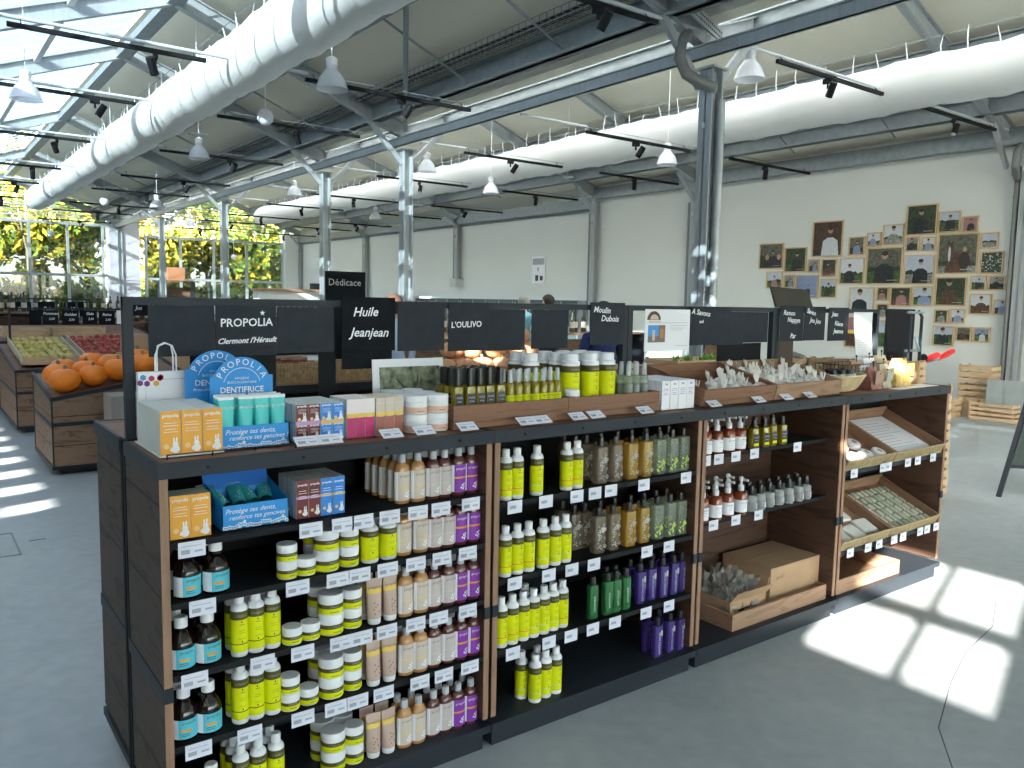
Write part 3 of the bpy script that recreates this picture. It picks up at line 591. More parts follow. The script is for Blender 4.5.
# ================================================================ products
LIME = mat('lime_label', (.66, .70, .003), .55, 0, .2); BROWNB = mat('brown_band', (.085, .075, .016), .5); CYAN = mat('cyan_label', (.09, .50, .62), .5); AMBERD = mat('amber_dark', (.010, .005, .003), .1, coat=.3)
AMBER = mat('amber_plastic', (.24, .045, .012), .12, alpha=.85, coat=.5); ORG = mat('print_amber', (.75, .33, .04), .5); HONEY = mat('honey_liquid', (.44, .22, .075), .2, coat=.4); PLUM = mat('plum_liquid', (.10, .03, .025), .15, coat=.4)
CREAM = mat('cream_label', (.58, .50, .42), .6); YELL = mat('yellow_print', (.78, .55, .10), .6); PURP = mat('purple_label', (.22, .03, .35), .5); GREYC = mat('grey_cap', (.50, .52, .55), .3); BEIGE = mat('beige_tube', (.52, .38, .31), .5)
AQUA = mat('aqua_tube', (.05, .52, .50), .4); BLUE = mat('blue_card', (.012, .26, .66), .5); BLUED = mat('blue_card_inside', (.01, .15, .55), .6); ORANGE = mat('orange_carton', (.78, .36, .035), .55); RED = mat('wine_carton', (.15, .018, .02), .5); BLUE2 = mat('azure_carton', (.02, .22, .66), .5); LILAC = mat('lilac_band', (.50, .30, .55), .5); GOLD = mat('gold_band', (.66, .45, .17), .5); CARTW = mat('carton_white', (.62, .67, .64), .6)
OIL = mat('olive_oil', (.30, .23, .012), .1, alpha=.8, coat=.5); OILG = mat('golden_liquid', (.66, .42, .08), .1, alpha=.45, coat=.5); FLOR = mat('smoky_liquid', (.40, .33, .24), .12, alpha=.38, coat=.5); CLR = mat('clear_liquid', (.62, .68, .56), .1, alpha=.26, coat=.5); GRN = mat('green_liquid', (.06, .26, .09), .1, alpha=.6, coat=.5); VIO = mat('violet_liquid', (.085, .05, .28), .1, alpha=.68, coat=.5); MAG = mat('magenta_label', (.48, .02, .14), .5); PEACH = mat('peach_label', (.70, .45, .34), .6)
GREYL = mat('grey_label', (.22, .22, .22), .6); BLK2 = mat('black_plastic', (.012, .012, .013), .3); PRW = mat('print_white', (.8, .8, .8), .6); LEAFP = mat('print_leaf', (.45, .60, .08), .6); PALEG = mat('print_pale_grey', (.5, .5, .5), .6); INK = mat('print_ink', (.04, .05, .01), .6)
def protol(name, cat): return thing(name, '', cat)

def lime_bottle(h=.168, r=.0225, col=None, name='lotion_bottle', flip=False):
    t = protol(name, 'bottle'); s = h/.168
    MB().lathe([(r*.92, 0), (r, .004*s), (r, .126*s), (r*.96, .132*s), (r*.80, .139*s), (r*.5, .143*s), (r*.5, .147*s)], seg=18).build('body', WHITE, t)
    b = MB().lathe([(r+.0006, .014*s), (r+.0006, .034*s), (r+.0006, .037*s), (r+.0006, .102*s), (r+.0006, .125*s)], seg=20, m=[0, 2 if col else 0, 0, 1])
    b.arc(r+.0009, .094*s, .099*s, -96, -88, 3, 2); b.arc(r+.0009, .088*s, .0905*s, -105, -75, 4, 4); wraptext(b, "L'OULIVO", .0088*s, r+.001, .110*s, 5)
    for q in (.072, .066, .050): b.arc(r+.0009, q*s, (q+.0013)*s, -112, -68, 4, 5)
    b.arc(r+.0009, .040*s, .045*s, -94, -86, 3, 2)
    b.build('label', [LIME, BROWNB, col or LIME, INK, mat('print_olive', (.26, .30, .02), .6), mat('print_khaki', (.42, .42, .25), .6)], t)
    if flip: MB().lathe([(r*.95, .132*s), (r*.97, .140*s), (r*.80, .142*s), (r*.80, .166*s), (r*.74, .168*s)], seg=18).build('cap', WHITE, t)
    else: MB().lathe([(r*.58, .143*s), (r*.58, .166*s), (r*.52, .168*s)], seg=16).build('cap', WHITE, t)
    return Proto(t)
ORL = mat('print_redorange', (.72, .20, .02), .6); MINT = mat('print_mint', (.45, .62, .35), .6); DKL = mat('print_darkline', (.09, .08, .03), .6)
P_LIME = {c: lime_bottle(col=m) for c, m in (('orange', ORL), ('mint', MINT), ('dark', DKL))}
NM = {'orange': 'lime lotion bottle with orange line', 'mint': 'lime lotion bottle with mint line', 'dark': 'lime lotion bottle with dark line'}
def jar(r=.03, h=.042, lab=(LIME, BROWNB), name='cream_jar', lid=WHITE, lidh=.016):
    t = protol(name, 'jar')
    MB().lathe([(r*.93, 0), (r, .003), (r, h-lidh-.002), (r*.95, h-lidh)], seg=22).build('body', WHITE, t)
    b = MB().lathe([(r+.0006, .004), (r+.0006, (h-lidh)*.58), (r+.0006, h-lidh-.003)], seg=22, m=[0, 1]); wraptext(b, "L'OULIVO" if lab[1] is BROWNB else 'karité', .006, r+.001, (h-lidh)*.68, 2)
    b.arc(r+.001, .010, .0115, -110, -70, 3, 4); b.build('label', [lab[0], lab[1], PALEG, INK], t)
    MB().lathe([(r*1.01, h-lidh), (r*1.02, h-lidh+.002), (r*1.02, h-.003), (r*.97, h), (r*.3, h)], seg=24).build('lid', lid, t)
    return Proto(t)
P_JS, P_JB, P_JM = jar(.0275, .0475, lidh=.019), jar(.0355, .059, lidh=.024), jar(.0290, .057, lidh=.022)
def amber(spray=False):
    t = protol('amber_bottle', 'bottle'); r = .0335
    MB().lathe([(r*.94, 0), (r, .004), (r, .062), (r*.97, .070), (r*.80, .084), (r*.55, .096), (r*.42, .101), (r*.42, .112)], seg=20).build('body', AMBERD, t)
    b = MB().arc(r+.0007, .007, .058, -175, 90, 0, 18).arc(r+.0008, .007, .058, -175, -125, 1, 5).arc(r+.0012, .026, .033, -112, -68, 2, 5); wraptext(b, 'propolia', .011, r+.0012, .046, 3, -78)
    for q in (.020, .015): b.arc(r+.0012, q, q+.0016, -112, -75, 3, 4)
    b.build('label', [CYAN, WHITEP, ORG, INK], t)
    MB().lathe([(r*.5, .108), (r*.5, .132), (r*.44, .135)] if not spray else [(r*.5, .106), (r*.52, .112), (r*.5, .118), (r*.42, .120), (r*.42, .136), (r*.36, .138)], seg=16).build('cap', WHITE if not spray else GREYC, t)
    return Proto(t)
P_AMB = amber()
def gel(body, label, white=False, l2=YELL):
    t = protol('shower_gel_bottle', 'bottle'); sx, sy = .0255, .018
    MB().lathe([(.92, 0), (1, .004), (1, .100), (.94, .108), (.75, .118), (.45, .124), (.42, .128)], seg=20, sx=sx, sy=sy).build('body', body, t)
    b = MB().lathe([(1.02, .010), (1.02, .054), (1.02, .060), (1.02, .098)], seg=20, m=[0, 1, 0], sx=sx, sy=sy) if label is PURP else MB().lathe([(1.02, .010), (1.02, .046), (1.02, .049), (1.02, .098)], seg=20, m=[0, 1, 0], sx=sx, sy=sy)
    b.arc(1.03, .012, .097, -175, -140, 2, 4, sx=sx, sy=sy)
    q = textmb('propolia', .012); q.v = [(.0262*math.cos(math.radians(-82)+x/.026), .0187*math.sin(math.radians(-82)+x/.026)-.0003, .082+z) for x, y, z in q.v]; b.add(q.v, q.f, 3)
    for k, (a, z) in enumerate([(-75, .030), (-62, .024), (-70, .018), (-85, .022), (-60, .033)]): b.arc(1.035, z, z+.006, a-7, a+5, 2, 2, sx=sx, sy=sy)
    b.build('label', [label, l2, WHITEP, PRW if label is PURP else mat('print_brown2', (.2, .12, .08), .6)], t)
    MB().lathe([(.0105, .124), (.0115, .126), (.011, .148), (.009, .150)], seg=14).build('cap', GREYC, t)
    return Proto(t)
P_GEL = [gel(HONEY, CREAM), gel(PLUM, mat('pale_pink_label', (.52, .46, .44), .6), l2=mat('pale_beige', (.60, .52, .46), .6)), gel(PLUM, PURP, l2=ORG)]
def tube(col, capc, band, h=.135, r=.0215, name='cream_tube', capdown=True, tip=None, word='propolia'):
    t = protol(name, 'tube'); b = MB(); n = 16; seg = 18; v = []; f = []; ms = []
    z0 = .018 if capdown else 0
    for j in range(n+1):
        k = j/n; z = z0+(h-z0)*k
        for i in range(seg):
            a = 2*PI*i/seg; v.append((r*(1+.12*k)*math.cos(a), r*math.sin(a)*max(.05, 1-k**1.3), z))
    for j in range(n):
        for i in range(seg): q = (i+1) % seg; f.append((j*seg+i, j*seg+q, (j+1)*seg+q, (j+1)*seg+i)); ms.append(1 if (j in (10, 11) and band) else (2 if (tip and j == n-1) else 0))
    f.append(tuple(range(n*seg, n*seg+seg))); ms.append(2); b.add(v, f, ms, True); b.build('body', [col, band or col, tip or col], t)
    q = textmb(word, r*.62); q.v = [(x, -r*max(.05, 1-(.72)**1.3)-.004, z0+(h-z0)*.76+z) for x, y, z in q.v]; b = MB().add(q.v, q.f, 0)
    for k in range(6): a = random.uniform(-.4, .4); b.box(r*a-.002, -r*1.02, z0+h*(.1+.05*k), r*a+.002, -r*.9-.002, z0+h*(.13+.05*k))
    b.build('print', [PRW if col is not BEIGE else mat('print_brown3', (.25, .14, .1), .6)], t)
    if capdown: MB().lathe([(r*.86, 0), (r*.9, .002), (r*.96, .019)], seg=18).build('cap', capc, t)
    return Proto(t)
P_TUBE = tube(BEIGE, WHITE, YELL)
P_AQ = tube(AQUA, WHITE, None, h=.128, r=.019, name='toothpaste_tube', capdown=False, tip=WHITE)
def carton(w, d, h, front, side, name='carton', band=None, word='propolia', bunny=True, top=None):
    t = protol(name, 'carton'); b = MB()
    b.add([(0, 0, 0), (w, 0, 0), (w, d, 0), (0, d, 0), (0, 0, h), (w, 0, h), (w, d, h), (0, d, h)], [(0, 3, 2, 1), (4, 5, 6, 7), (0, 1, 5, 4), (1, 2, 6, 5), (2, 3, 7, 6), (3, 0, 4, 7)], [1, 2, 0, 1, 1, 1])
    b.v = [(x-w/2, y-d/2, z) for x, y, z in b.v]; bx_ = b.build('box', [front, side, top or side], t, bev=.0008)
    b = MB(); y = -d/2-.0007; puttext(b, word, w*.235, 0, h*.86, y, 0, bold=.0003)
    for k, (q, ww) in enumerate([(.72, .3), (.66, .36), (.58, .28), (.52, .33)]): b.box(-w*ww, y, h*q, w*ww, y+.0003, h*q+h*.012, 0)
    if bunny:       # small white rabbit silhouette and flower on the carton front
        cx, cz = w*.22, h*.13; s = w*.2
        for (ex, ez, rx, rz_) in [(0, 0, 1, 1.05), (0, 1.25, .72, .7), (-.35, 2.3, .22, .75), (.3, 2.4, .22, .75), (-.9, -.1, .4, .5)]:
            pts = [(cx+s*(ex+rx*math.cos(2*PI*i/10)), y, cz+s*(ez+rz_*math.sin(2*PI*i/10))) for i in range(10)]; b.add(pts, [tuple(range(10))], 0)
        pts = [(-w*.22+s*.7*math.cos(2*PI*i/10), y, h*.2+s*.7*math.sin(2*PI*i/10)) for i in range(10)]; b.add(pts, [tuple(range(10))], 1)
    b.build('print', [PRW, mat('print_soft', (.82, .55, .25), .6)], bx_)
    if band: MB().box(-w/2-.0004, -d/2-.0006, h*.52, w/2+.0004, -d/2, h*.58).build('band', band, t)
    return Proto(t)
P_OR = carton(.050, .034, .112, ORANGE, CARTW, 'medicine_carton')
P_RD = carton(.035, .032, .052, RED, CARTW, 'small_carton'); P_BL = carton(.035, .032, .052, BLUE2, CARTW, 'small_carton')
P_RD2 = carton(.035, .032, .108, RED, CARTW, 'tall_carton', LILAC); P_BL2 = carton(.035, .032, .108, BLUE2, CARTW, 'tall_carton', GOLD)
P_PK = carton(.028, .028, .114, MAG, CARTW, 'balm_carton', None, bunny=False); P_PE = carton(.029, .029, .112, mat('sunset_label', (.36, .11, .08), .5), CARTW, 'balm_carton', None, bunny=False)
for P, q in ((P_PK, mat('pink_top', (.80, .72, .72), .6)), (P_PE, mat('yellow_top', (.82, .72, .52), .6))):
    w = .0145; b = MB(); b.box(-w-.0005, -.0152, .060, w+.0005, -.014, .072, 0).box(-w-.0005, -.0152, .072, w+.0005, -.014, .1145, 1); o = b.build('upper_print', [YELL, CREAM if P is P_PE else q], P.r); KIDS[P.r.name].append(o)
    [c for c in P.all if c.name.startswith('box')][0].data.materials[2] = q
def square(liq, lab, w=.042, h=.15, name='flask', words=None, cap=BLK2, ch=.032, cr=.0118):
    t = protol(name, 'bottle'); hh = h-ch
    MB().lathe([(.95, 0), (1, .003), (1, hh-.006), (.93, hh-.001), (.35, hh+.002), (.33, hh+.008)], seg=24, sx=w/2, sy=w/2*.8, power=5).build('body', liq, t)
    b = MB(); y = -w*.4-.0012
    rnd = random.Random(w*1000+h*77)
    if lab == 'flowers':
        for k in range(22):
            cx, cz, s = rnd.uniform(-.38, .38)*w, rnd.uniform(.10, .82)*hh, rnd.uniform(.05, .12)*w
            for a in range(5): x0, z0 = cx+s*math.cos(a*1.256), cz+s*math.sin(a*1.256); b.add([(x0-s*.5, y, z0), (x0, y, z0-s*.5), (x0+s*.5, y, z0), (x0, y, z0+s*.5)], [(0, 1, 2, 3)], 0)
    elif lab == 'leaves':
        for k in range(10):
            cx, cz, s = rnd.uniform(-.4, .4)*w, rnd.uniform(.1, .42)*hh, rnd.uniform(.12, .24)*w; a = rnd.uniform(0, 3); dx, dz = s*math.cos(a), s*math.sin(a)
            b.add([(cx-dx, y, cz-dz), (cx+dz*.5, y, cz-dx*.5), (cx+dx, y, cz+dz), (cx-dz*.5, y, cz+dx*.5)], [(0, 1, 2, 3)], 1)
    elif lab == 'text':
        q = textmb(words, w*.34); q.v = [(-z+w*.1, y, x+hh*.45) for x, _, z in q.v]; b.add(q.v, q.f, 0)
        if w > .04: b.box(w*.12, y, hh*.68, w*.34, y+.0004, hh*.86, 2)
    elif lab == 'oil':
        b.box(-w*.42, y, hh*.08, w*.42, y+.0005, hh*.72, 3).box(-w*.36, y-.0004, hh*.14, w*.36, y, hh*.27, 4)
        puttext(b, 'HUILE', w*.26, 0, hh*.52, y-.0005, 0); puttext(b, "d'olive", w*.2, 0, hh*.38, y-.0005, 0)
    b.build('print', [PALEG, LEAFP, mat('print_sage', (.35, .42, .30), .6), BLK2, LIME], t)
    MB().lathe([(cr, hh+.003), (cr, h-.012), (cr*.86, h), (cr*.5, h)], seg=14).build('cap', cap, t)
    return Proto(t)
P_FLOR, P_GOLD, P_CLR = square(FLOR, 'flowers', .05, .165, 'body_mist_bottle'), square(OILG, 'flowers', .05, .165, 'body_mist_bottle'), square(CLR, 'leaves', .05, .165, 'body_mist_bottle')
P_GRN, P_VIO = square(GRN, 'text', .038, .155, 'soap_bottle', 'LAVANDE'), square(VIO, 'text', .044, .155, 'soap_bottle', 'SAVON NOIR')
P_OIL = square(OIL, 'oil', .034, .138, 'oil_bottle', ch=.058, cr=.0125); P_OIL3 = square(OIL, 'oil', .042, .125, 'oil_bottle', ch=.036, cr=.012)
def round_bottle(liq, h, r, cap, label, name, sc=False, tall=.35):
    t = protol(name, 'bottle'); hb = h*(1-tall)
    MB().lathe([(r*.93, 0), (r, .003), (r, hb*.86), (r*.85, hb*.94), (r*.4, hb), (r*.4, hb+.004)], seg=18).build('body', liq, t)
    b = MB().lathe([(r+.0006, hb*.10), (r+.0006, hb*label[1]), (r+.0006, hb*label[1]+.001)], seg=18, m=0)
    if label[2]: b.arc(r+.0011, hb*.16, hb*.50, -84, -56, 1, 3)
    for k in range(3): b.arc(r+.0011, hb*(.3+.1*k), hb*(.3+.1*k)+.0015, -120, -88, 2, 3)
    if label[3]: wraptext(b, label[3], r*.42, r+.0012, hb*label[1]*.78, 2)
    b.build('label', [label[0], WHITEP, label[4] if len(label) > 4 else PALEG], t)
    if sc == 'pump':
        MB().lathe([(r*.42, hb), (r*.46, hb+.003), (r*.46, hb+.022), (r*.2, hb+.026), (r*.16, hb+.04), (r*.34, hb+.042), (r*.36, hb+.056), (r*.2, hb+.060)], seg=14).box(-.004, -.034, hb+.044, .004, 0, hb+.053).build('pump_head', cap, t)
    else: MB().lathe([(r*.55, hb), (r*.57, hb+.003), (r*.52, h-.012), (r*.42, h)], seg=14).build('cap', cap, t)
    return Proto(t)
P_SPRAY = round_bottle(OIL, .124, .0155, mat('frost_cap', (.62, .64, .66), .3, alpha=.75), (LIME, .48, 0, "L'OULIVO", INK), 'spray_bottle', tall=.34)
P_CSPR = round_bottle(CLR, .128, .017, mat('clear_cap', (.70, .73, .75), .2, alpha=.5), (mat('sheer_label', (.50, .54, .50), .5, alpha=.35), .6, 0, None), 'spray_bottle', tall=.36)
P_PUMP = round_bottle(AMBER, .155, .028, WHITE, (WHITEP, .62, 0, 'gel douche', PRINT), 'pump_bottle', 'pump', tall=.36)
P_PUMPR = round_bottle(AMBER, .15, .027, WHITE, (WHITEP, .62, 0, 'savon', PRINT), 'pump_bottle', 'pump', tall=.36)
P_DROP = round_bottle(mat('clear_hydrosol', (.55, .60, .58), .1, alpha=.55), .11, .026, BLK2, (GREYL, .60, 1, None), 'hydrosol_bottle', tall=.36)

# price tags
b = MB().box(-.033, -.0015, -.021, .033, 0, .019, 0)
for k in range(9): b.box(-.026+k*.0024, -.0019, -.012, -.0247+k*.0024, -.0014, -.001, 1)
b.box(.006, -.0019, -.009, .026, -.0014, -.004, 2).box(-.026, -.0019, .007, .022, -.0014, .0085, 2)
P_TAG = Proto(tag(b.build('price_tag', [mat('tag_white', (.66, .68, .76), .35), mat('barcode', (.16, .16, .2), .8), PRINT]), '', 'price tag'))
b = MB().box(-.029, -.0015, -.022, .029, 0, .020, 0).box(-.020, -.0019, -.006, .004, -.0014, .004, 1)
P_TAGS = Proto(tag(b.build('price_tag', [MATS['tag_white'], PRINT]), '', 'price tag'))
def tags(xs, z, where, P=None, y=-.004):
    for k, x in enumerate(xs): (P or P_TAG).at((x, y, z), f'white price tag {where}, {ORD[k]}', group='white price tags')

def fill(P, xs, ys, z, desc, where, group, jit=.1, name=None, off=0, skip=()):
    """Rows of one product: P is a Proto or a list of them, one per column."""
    for j, y in enumerate(ys):
        for i, x in enumerate(xs):
            if (i, j) in skip: continue
            d = desc[i] if isinstance(desc, (list, tuple)) else desc
            l = d+' '+where
            if len(xs) > 1 and not isinstance(desc, (list, tuple)): l += ', '+ORD[i+off]
            if len(ys) > 1: l += ', '+ROW[j]
            p = P[i] if isinstance(P, (list, tuple)) else P
            p.at((x+random.uniform(-.003, .003), y+random.uniform(-.003, .003), z), l, random.uniform(-jit, jit), group)
# ================================================================ goods on the shelves
G6 = [0, 0, 1, 1, 2, 2]; GX = [.708, .760, .812, .860, .906, .957]
GN = ['amber shower gel bottle, outermost left', 'amber shower gel bottle, second', 'dark gel bottle with beige label, left one', 'dark gel bottle with beige label, right one', 'purple-labelled gel bottle, left one', 'purple-labelled gel bottle, right one']
SH = {1: 'on left unit, top shelf', 2: 'on left unit, second shelf', 3: 'on left unit, third shelf', 4: 'on left unit, fourth shelf', 5: 'at bottom of left unit'}
SZ = {1: .845, 2: .69, 3: .503, 4: .315, 5: .082}
def gels(k, ys, y0=0):
    fill([P_GEL[i] for i in G6], GX, ys, SZ[k], GN, SH[k], 'shower gel bottles', .12)
gels(1, [.062, .105]); fill(P_GEL[0], [.700, .752], [.150, .195, .24], SZ[1], 'amber gel bottle', 'at rear of left unit, top shelf', 'shower gel bottles')
gels(2, [.045, .09]); gels(3, [.04, .085]); gels(4, [.038, .083]); gels(5, [.045, .09])
# top shelf of the left unit
fill(P_OR, [.060, .111], [.05, .086], SZ[1], 'orange medicine carton', SH[1], 'orange cartons on the top shelf', 0)
for i, (P, x, n) in enumerate([(P_RD2, .388, 'wine-red'), (P_RD2, .424, 'wine-red'), (P_BL2, .460, 'azure blue'), (P_BL2, .497, 'azure blue')]):
    for j in range(4): P.at((x, .066+.034*j, SZ[1]), f'tall {n} carton, {["left", "right"][i%2]} of its pair, {ROW[j]}, {SH[1]}', 0, 'tall cartons on the top shelf')
def tray_text(t, w, y, z, h):
    b = MB(); puttext(b, 'Protège tes dents,', .0185, -.014, z+h*.66, y, 0, shear=.35); puttext(b, 'renforce tes gencives !', .0175, .008, z+h*.40, y, 0, shear=.35)
    b.xf(Matrix.Translation((0, 0, 0)))
    rnd = random.Random(4)
    for k in range(26):
        cx, cz = -w/2+.006+k*(w-.012)/25, z+h*.08+rnd.uniform(0, h*.13); r = .0055
        pts = [(cx+r*math.cos(PI/3*i), y, cz+r*math.sin(PI/3*i)) for i in range(6)]; pin = [(cx+r*.6*math.cos(PI/3*i), y-.0003, cz+r*.6*math.sin(PI/3*i)) for i in range(6)]
        b.add(pts, [tuple(range(6))], 0); b.add(pin, [tuple(range(6))], 1)
    for cx in (-w*.25, w*.33): b.bar((cx, y, z+h*.05), (cx+.016, y, z+h*.34), .006, .0004, 0, (0, 1, 0)).bar((cx+.001, y-.0006, z+h*.08), (cx+.013, y-.0006, z+h*.3), .0012, .0004, 1, (0, 1, 0))
    b.build('printed_slogan', [PRW, mat('sky_print', (.10, .42, .75), .6)], t)
def dent_box(x, y, z, w, d, h, lab, header, hz, hname):
    t = thing('display_carton', lab, 'display box', (x, y, z)); th = .003
    b = MB().box(-w/2, 0, 0, w/2, th, h).box(-w/2, 0, 0, w/2, d, th).box(-w/2, d-th, 0, w/2, d, h*1.2)
    for sx in (-w/2, w/2-th): b.add([(sx, 0, 0), (sx+th, 0, 0), (sx+th, d, 0), (sx, d, 0), (sx, 0, h), (sx+th, 0, h), (sx+th, d, h*1.5), (sx, d, h*1.5)], [(0, 3, 2, 1), (4, 5, 6, 7), (0, 1, 5, 4), (1, 2, 6, 5), (2, 3, 7, 6), (3, 0, 4, 7)])
    tr = b.build('tray', BLUE, t)
    tray_text(tr, w, -.0008, 0, h)
    hw = w*.47
    if header:
        sh = hz*.79; cz = sh-.03; R = .082
        pts = [(-hw, 0), (hw, 0), (hw, sh)]+[(R*math.cos(a), cz+R*math.sin(a)) for a in [math.radians(22+136*k/18) for k in range(19)]]+[(-hw, sh)]
        b = MB().prism(pts, d-.004, d, 0); hc = b.build('header_card', BLUE, t)
        b = MB(); y = d-.0052
        for k, ch in enumerate('PROPOLIA'):
            a = math.radians(152-124*k/7); q = textmb(ch, .025); merge(b, q, Matrix.Translation((.060*math.cos(a), y, cz+.060*math.sin(a))) @ Matrix.Rotation(-(a-PI/2), 4, 'Y'))
        for k in range(18):
            a0, a1 = math.radians(15+150*k/18), math.radians(15+150*(k+1)/18); r0 = .052
            b.bar((r0*math.cos(a0), y, cz+r0*math.sin(a0)), (r0*math.cos(a1), y, cz+r0*math.sin(a1)), .0015, .0003, 0, (0, 1, 0))
        puttext(b, 'HYGIÈNE', .0095, 0, cz+.020, y, 0); puttext(b, 'BUCCO-DENTAIRE', .0095, 0, cz+.009, y, 0); puttext(b, 'DENTIFRICE', .0225, 0, cz-.016, y, 0, bold=.0003); puttext(b, 'Protection', .012, -.04, cz-.032, y, 0, shear=.2)
        b.build('header_lettering', PRW, hc)
    else:
        b = MB().add([(-w/2, d, h*1.1), (w/2, d, h*1.1), (w/2, d+.035, hz), (-w/2, d+.035, hz), (-w/2, d+.003, h*1.1), (w/2, d+.003, h*1.1), (w/2, d+.038, hz), (-w/2, d+.038, hz)], [(0, 1, 2, 3), (7, 6, 5, 4), (0, 4, 5, 1), (2, 6, 7, 3), (0, 3, 7, 4), (1, 5, 6, 2)]); b.build('lid_flap', BLUED, t)
    return t
dent_box(.256, .045, SZ[1], .180, .15, .066, 'blue display carton with open lid lying on the left unit top shelf', False, .150, '')
for i, (x, r) in enumerate([(.195, .25), (.235, -.1), (.275, .1), (.315, -.2)]):
    P_AQ.at((x, .10+.01*i, SZ[1]+.045), f'aqua toothpaste tube lying in the open blue carton, {ORD[i]}', group='tubes in the open carton', tilt=(-1.25, 0)).rotation_euler = (-1.2, 0, r)
# second shelf
fill(P_AMB, [.077, .147], [.052, .118], SZ[2], 'brown bottle with cyan label', SH[2], 'brown bottles with cyan labels')
def stack(P, x, y, z, n, h, lab, grp):
    for k in range(n): P.at((x, y, z+k*h), f'{lab}, {["lower", "upper", "third"][k]} one' if n > 1 else lab, random.uniform(-.2, .2), grp)
JG = 'lime cream jars'
stack(P_JS, .340, .046, SZ[2], 2, .048, 'small lime cream jar stacked left '+SH[2], JG); stack(P_JS, .394, .046, SZ[2], 1, 0, 'single small lime cream jar '+SH[2], JG)
for j, y in enumerate((.05, .125)):
    for i, x in enumerate((.457, .526)): stack((P_JB, P_JM)[i], x, y, SZ[2], 2, (.0595, .0575)[i], f'large lime jar, {["left", "right"][i]} stack, {ROW[j]}, {SH[2]}', JG)
P_LM = lime_bottle(.128, .0265, None, 'lotion_bottle')
fill(P_LM, [.592, .650], [.046, .102], SZ[2], 'short wide lime bottle', SH[2], 'short lime bottles')
# third and fourth shelves, bottom board
for k in (3, 4):
    fill(P_AMB, [.062, .126], [.052, .118], SZ[k], 'brown bottle with cyan label', SH[k], 'brown bottles with cyan labels')
    fill(P_LIME['dark'], [.205, .251, .296], [.048, .096], SZ[k], 'lime bottle with dark line', SH[k], 'lime bottles on the left unit')
    if k == 3: stack(P_JS, .350, .04, SZ[k], 1, 0, 'left single small lime jar '+SH[k], JG); stack(P_JS, .404, .042, SZ[k], 1, 0, 'right single small lime jar '+SH[k], JG)
    else: stack(P_JS, .342, .04, SZ[k], 2, .048, 'small lime jar in left stack, '+SH[k], JG); stack(P_JS, .398, .042, SZ[k], 1, 0, 'single small lime jar '+SH[k], JG)
    for j, y in enumerate((.046, .122)):
        for i, x in enumerate((.468, .537)): stack((P_JB, P_JM)[i], x, y+.008*i, SZ[k], 2, (.0595, .0575)[i], f'large lime jar, {["left", "right"][i]} stack, {ROW[j]}, {SH[k]}', JG)
    fill(P_TUBE, [.600, .652], [.038, .085], SZ[k], 'beige cream tube', SH[k], 'beige cream tubes', .15)
fill(P_AMB, [.062, .13], [.052], SZ[5], 'brown bottle with cyan label', SH[5], 'brown bottles with cyan labels')
fill(P_LIME['dark'], [.205, .255, .305], [.05, .098, .146], SZ[5], 'lime bottle', SH[5], 'lime bottles on the left unit')
for j, y in enumerate((.06, .136)):
    for i, x in enumerate((.480, .546)): stack((P_JB, P_JM)[i], x, y, SZ[5], 2, (.0595, .0575)[i], f'large lime jar, {["left", "right"][i]} stack, {ROW[j]}, {SH[5]}', JG)
fill(P_TUBE, [.603, .654], [.046, .092], SZ[5], 'beige cream tube', SH[5], 'beige cream tubes', .15)

# ---- second unit
U2 = {1: 'on second unit, top shelf', 2: 'on second unit, middle shelf', 3: 'on second unit, low shelf', 5: 'at bottom of second unit'}
def lime2(z, items, where):
    for n, (x, y, c) in enumerate(items): P_LIME[c].at((x, y, z), f'{NM[c]} {where}, {ORD[n]}' if True else '', random.uniform(-.15, .15), 'lime bottles on the second unit')
lime2(.81, [(1.078, .04, 'orange'), (1.126, .042, 'orange'), (1.208, .04, 'mint'), (1.342, .042, 'orange'), (1.392, .046, 'orange')], U2[1])
lime2(.555, [(1.045, .09, 'orange'), (1.078, .035, 'orange'), (1.128, .036, 'orange'), (1.176, .036, 'orange'), (1.238, .035, 'mint'), (1.292, .036, 'mint'), (1.342, .04, 'mint')], U2[2])
lime2(.317, [(1.066, .035, 'orange'), (1.113, .036, 'orange'), (1.160, .038, 'orange'), (1.206, .040, 'mint'), (1.208, .09, 'mint'), (1.253, .042, 'mint'), (1.298, .046, 'mint'), (1.344, .05, 'orange')], U2[3])
lime2(.082, [(1.196, .085, 'mint'), (1.218, .036, 'mint'), (1.266, .088, 'mint'), (1.270, .044, 'mint'), (1.318, .046, 'mint')], U2[5])
for z, w in ((.81, U2[1]), (.555, U2[2])):
    P = [P_FLOR, P_FLOR, P_GOLD, P_GOLD, P_CLR, P_CLR, P_CLR]; D = ['smoky square bottle, left one', 'smoky square bottle, right one', 'golden square bottle, left one', 'golden square bottle, right one', 'clear square bottle with leaves, left one', 'clear square bottle with leaves, middle one', 'clear square bottle with leaves, right one']
    fill(P, [1.508, 1.585, 1.665, 1.742, 1.818, 1.888, 1.950], [.055, .13], z, D, w, 'square body mist bottles', .06)
    fill(P_FLOR, [1.46], [.13, .20], z, 'extra smoky square bottle', w, 'square body mist bottles', .06)
fill(P_GRN, [1.482, 1.552, 1.600, 1.646], [.045, .095], .317, 'dark green soap bottle', U2[3], 'green soap bottles', .08, skip=[(0, 1), (1, 1)])
fill(P_VIO, [1.735, 1.795, 1.862, 1.922, 1.972], [.055, .11], .317, 'violet soap bottle', U2[3], 'violet soap bottles', .08)
fill(P_VIO, [1.838, 1.908, 1.970], [.05, .105], .082, 'violet soap bottle', U2[5], 'violet soap bottles', .08)
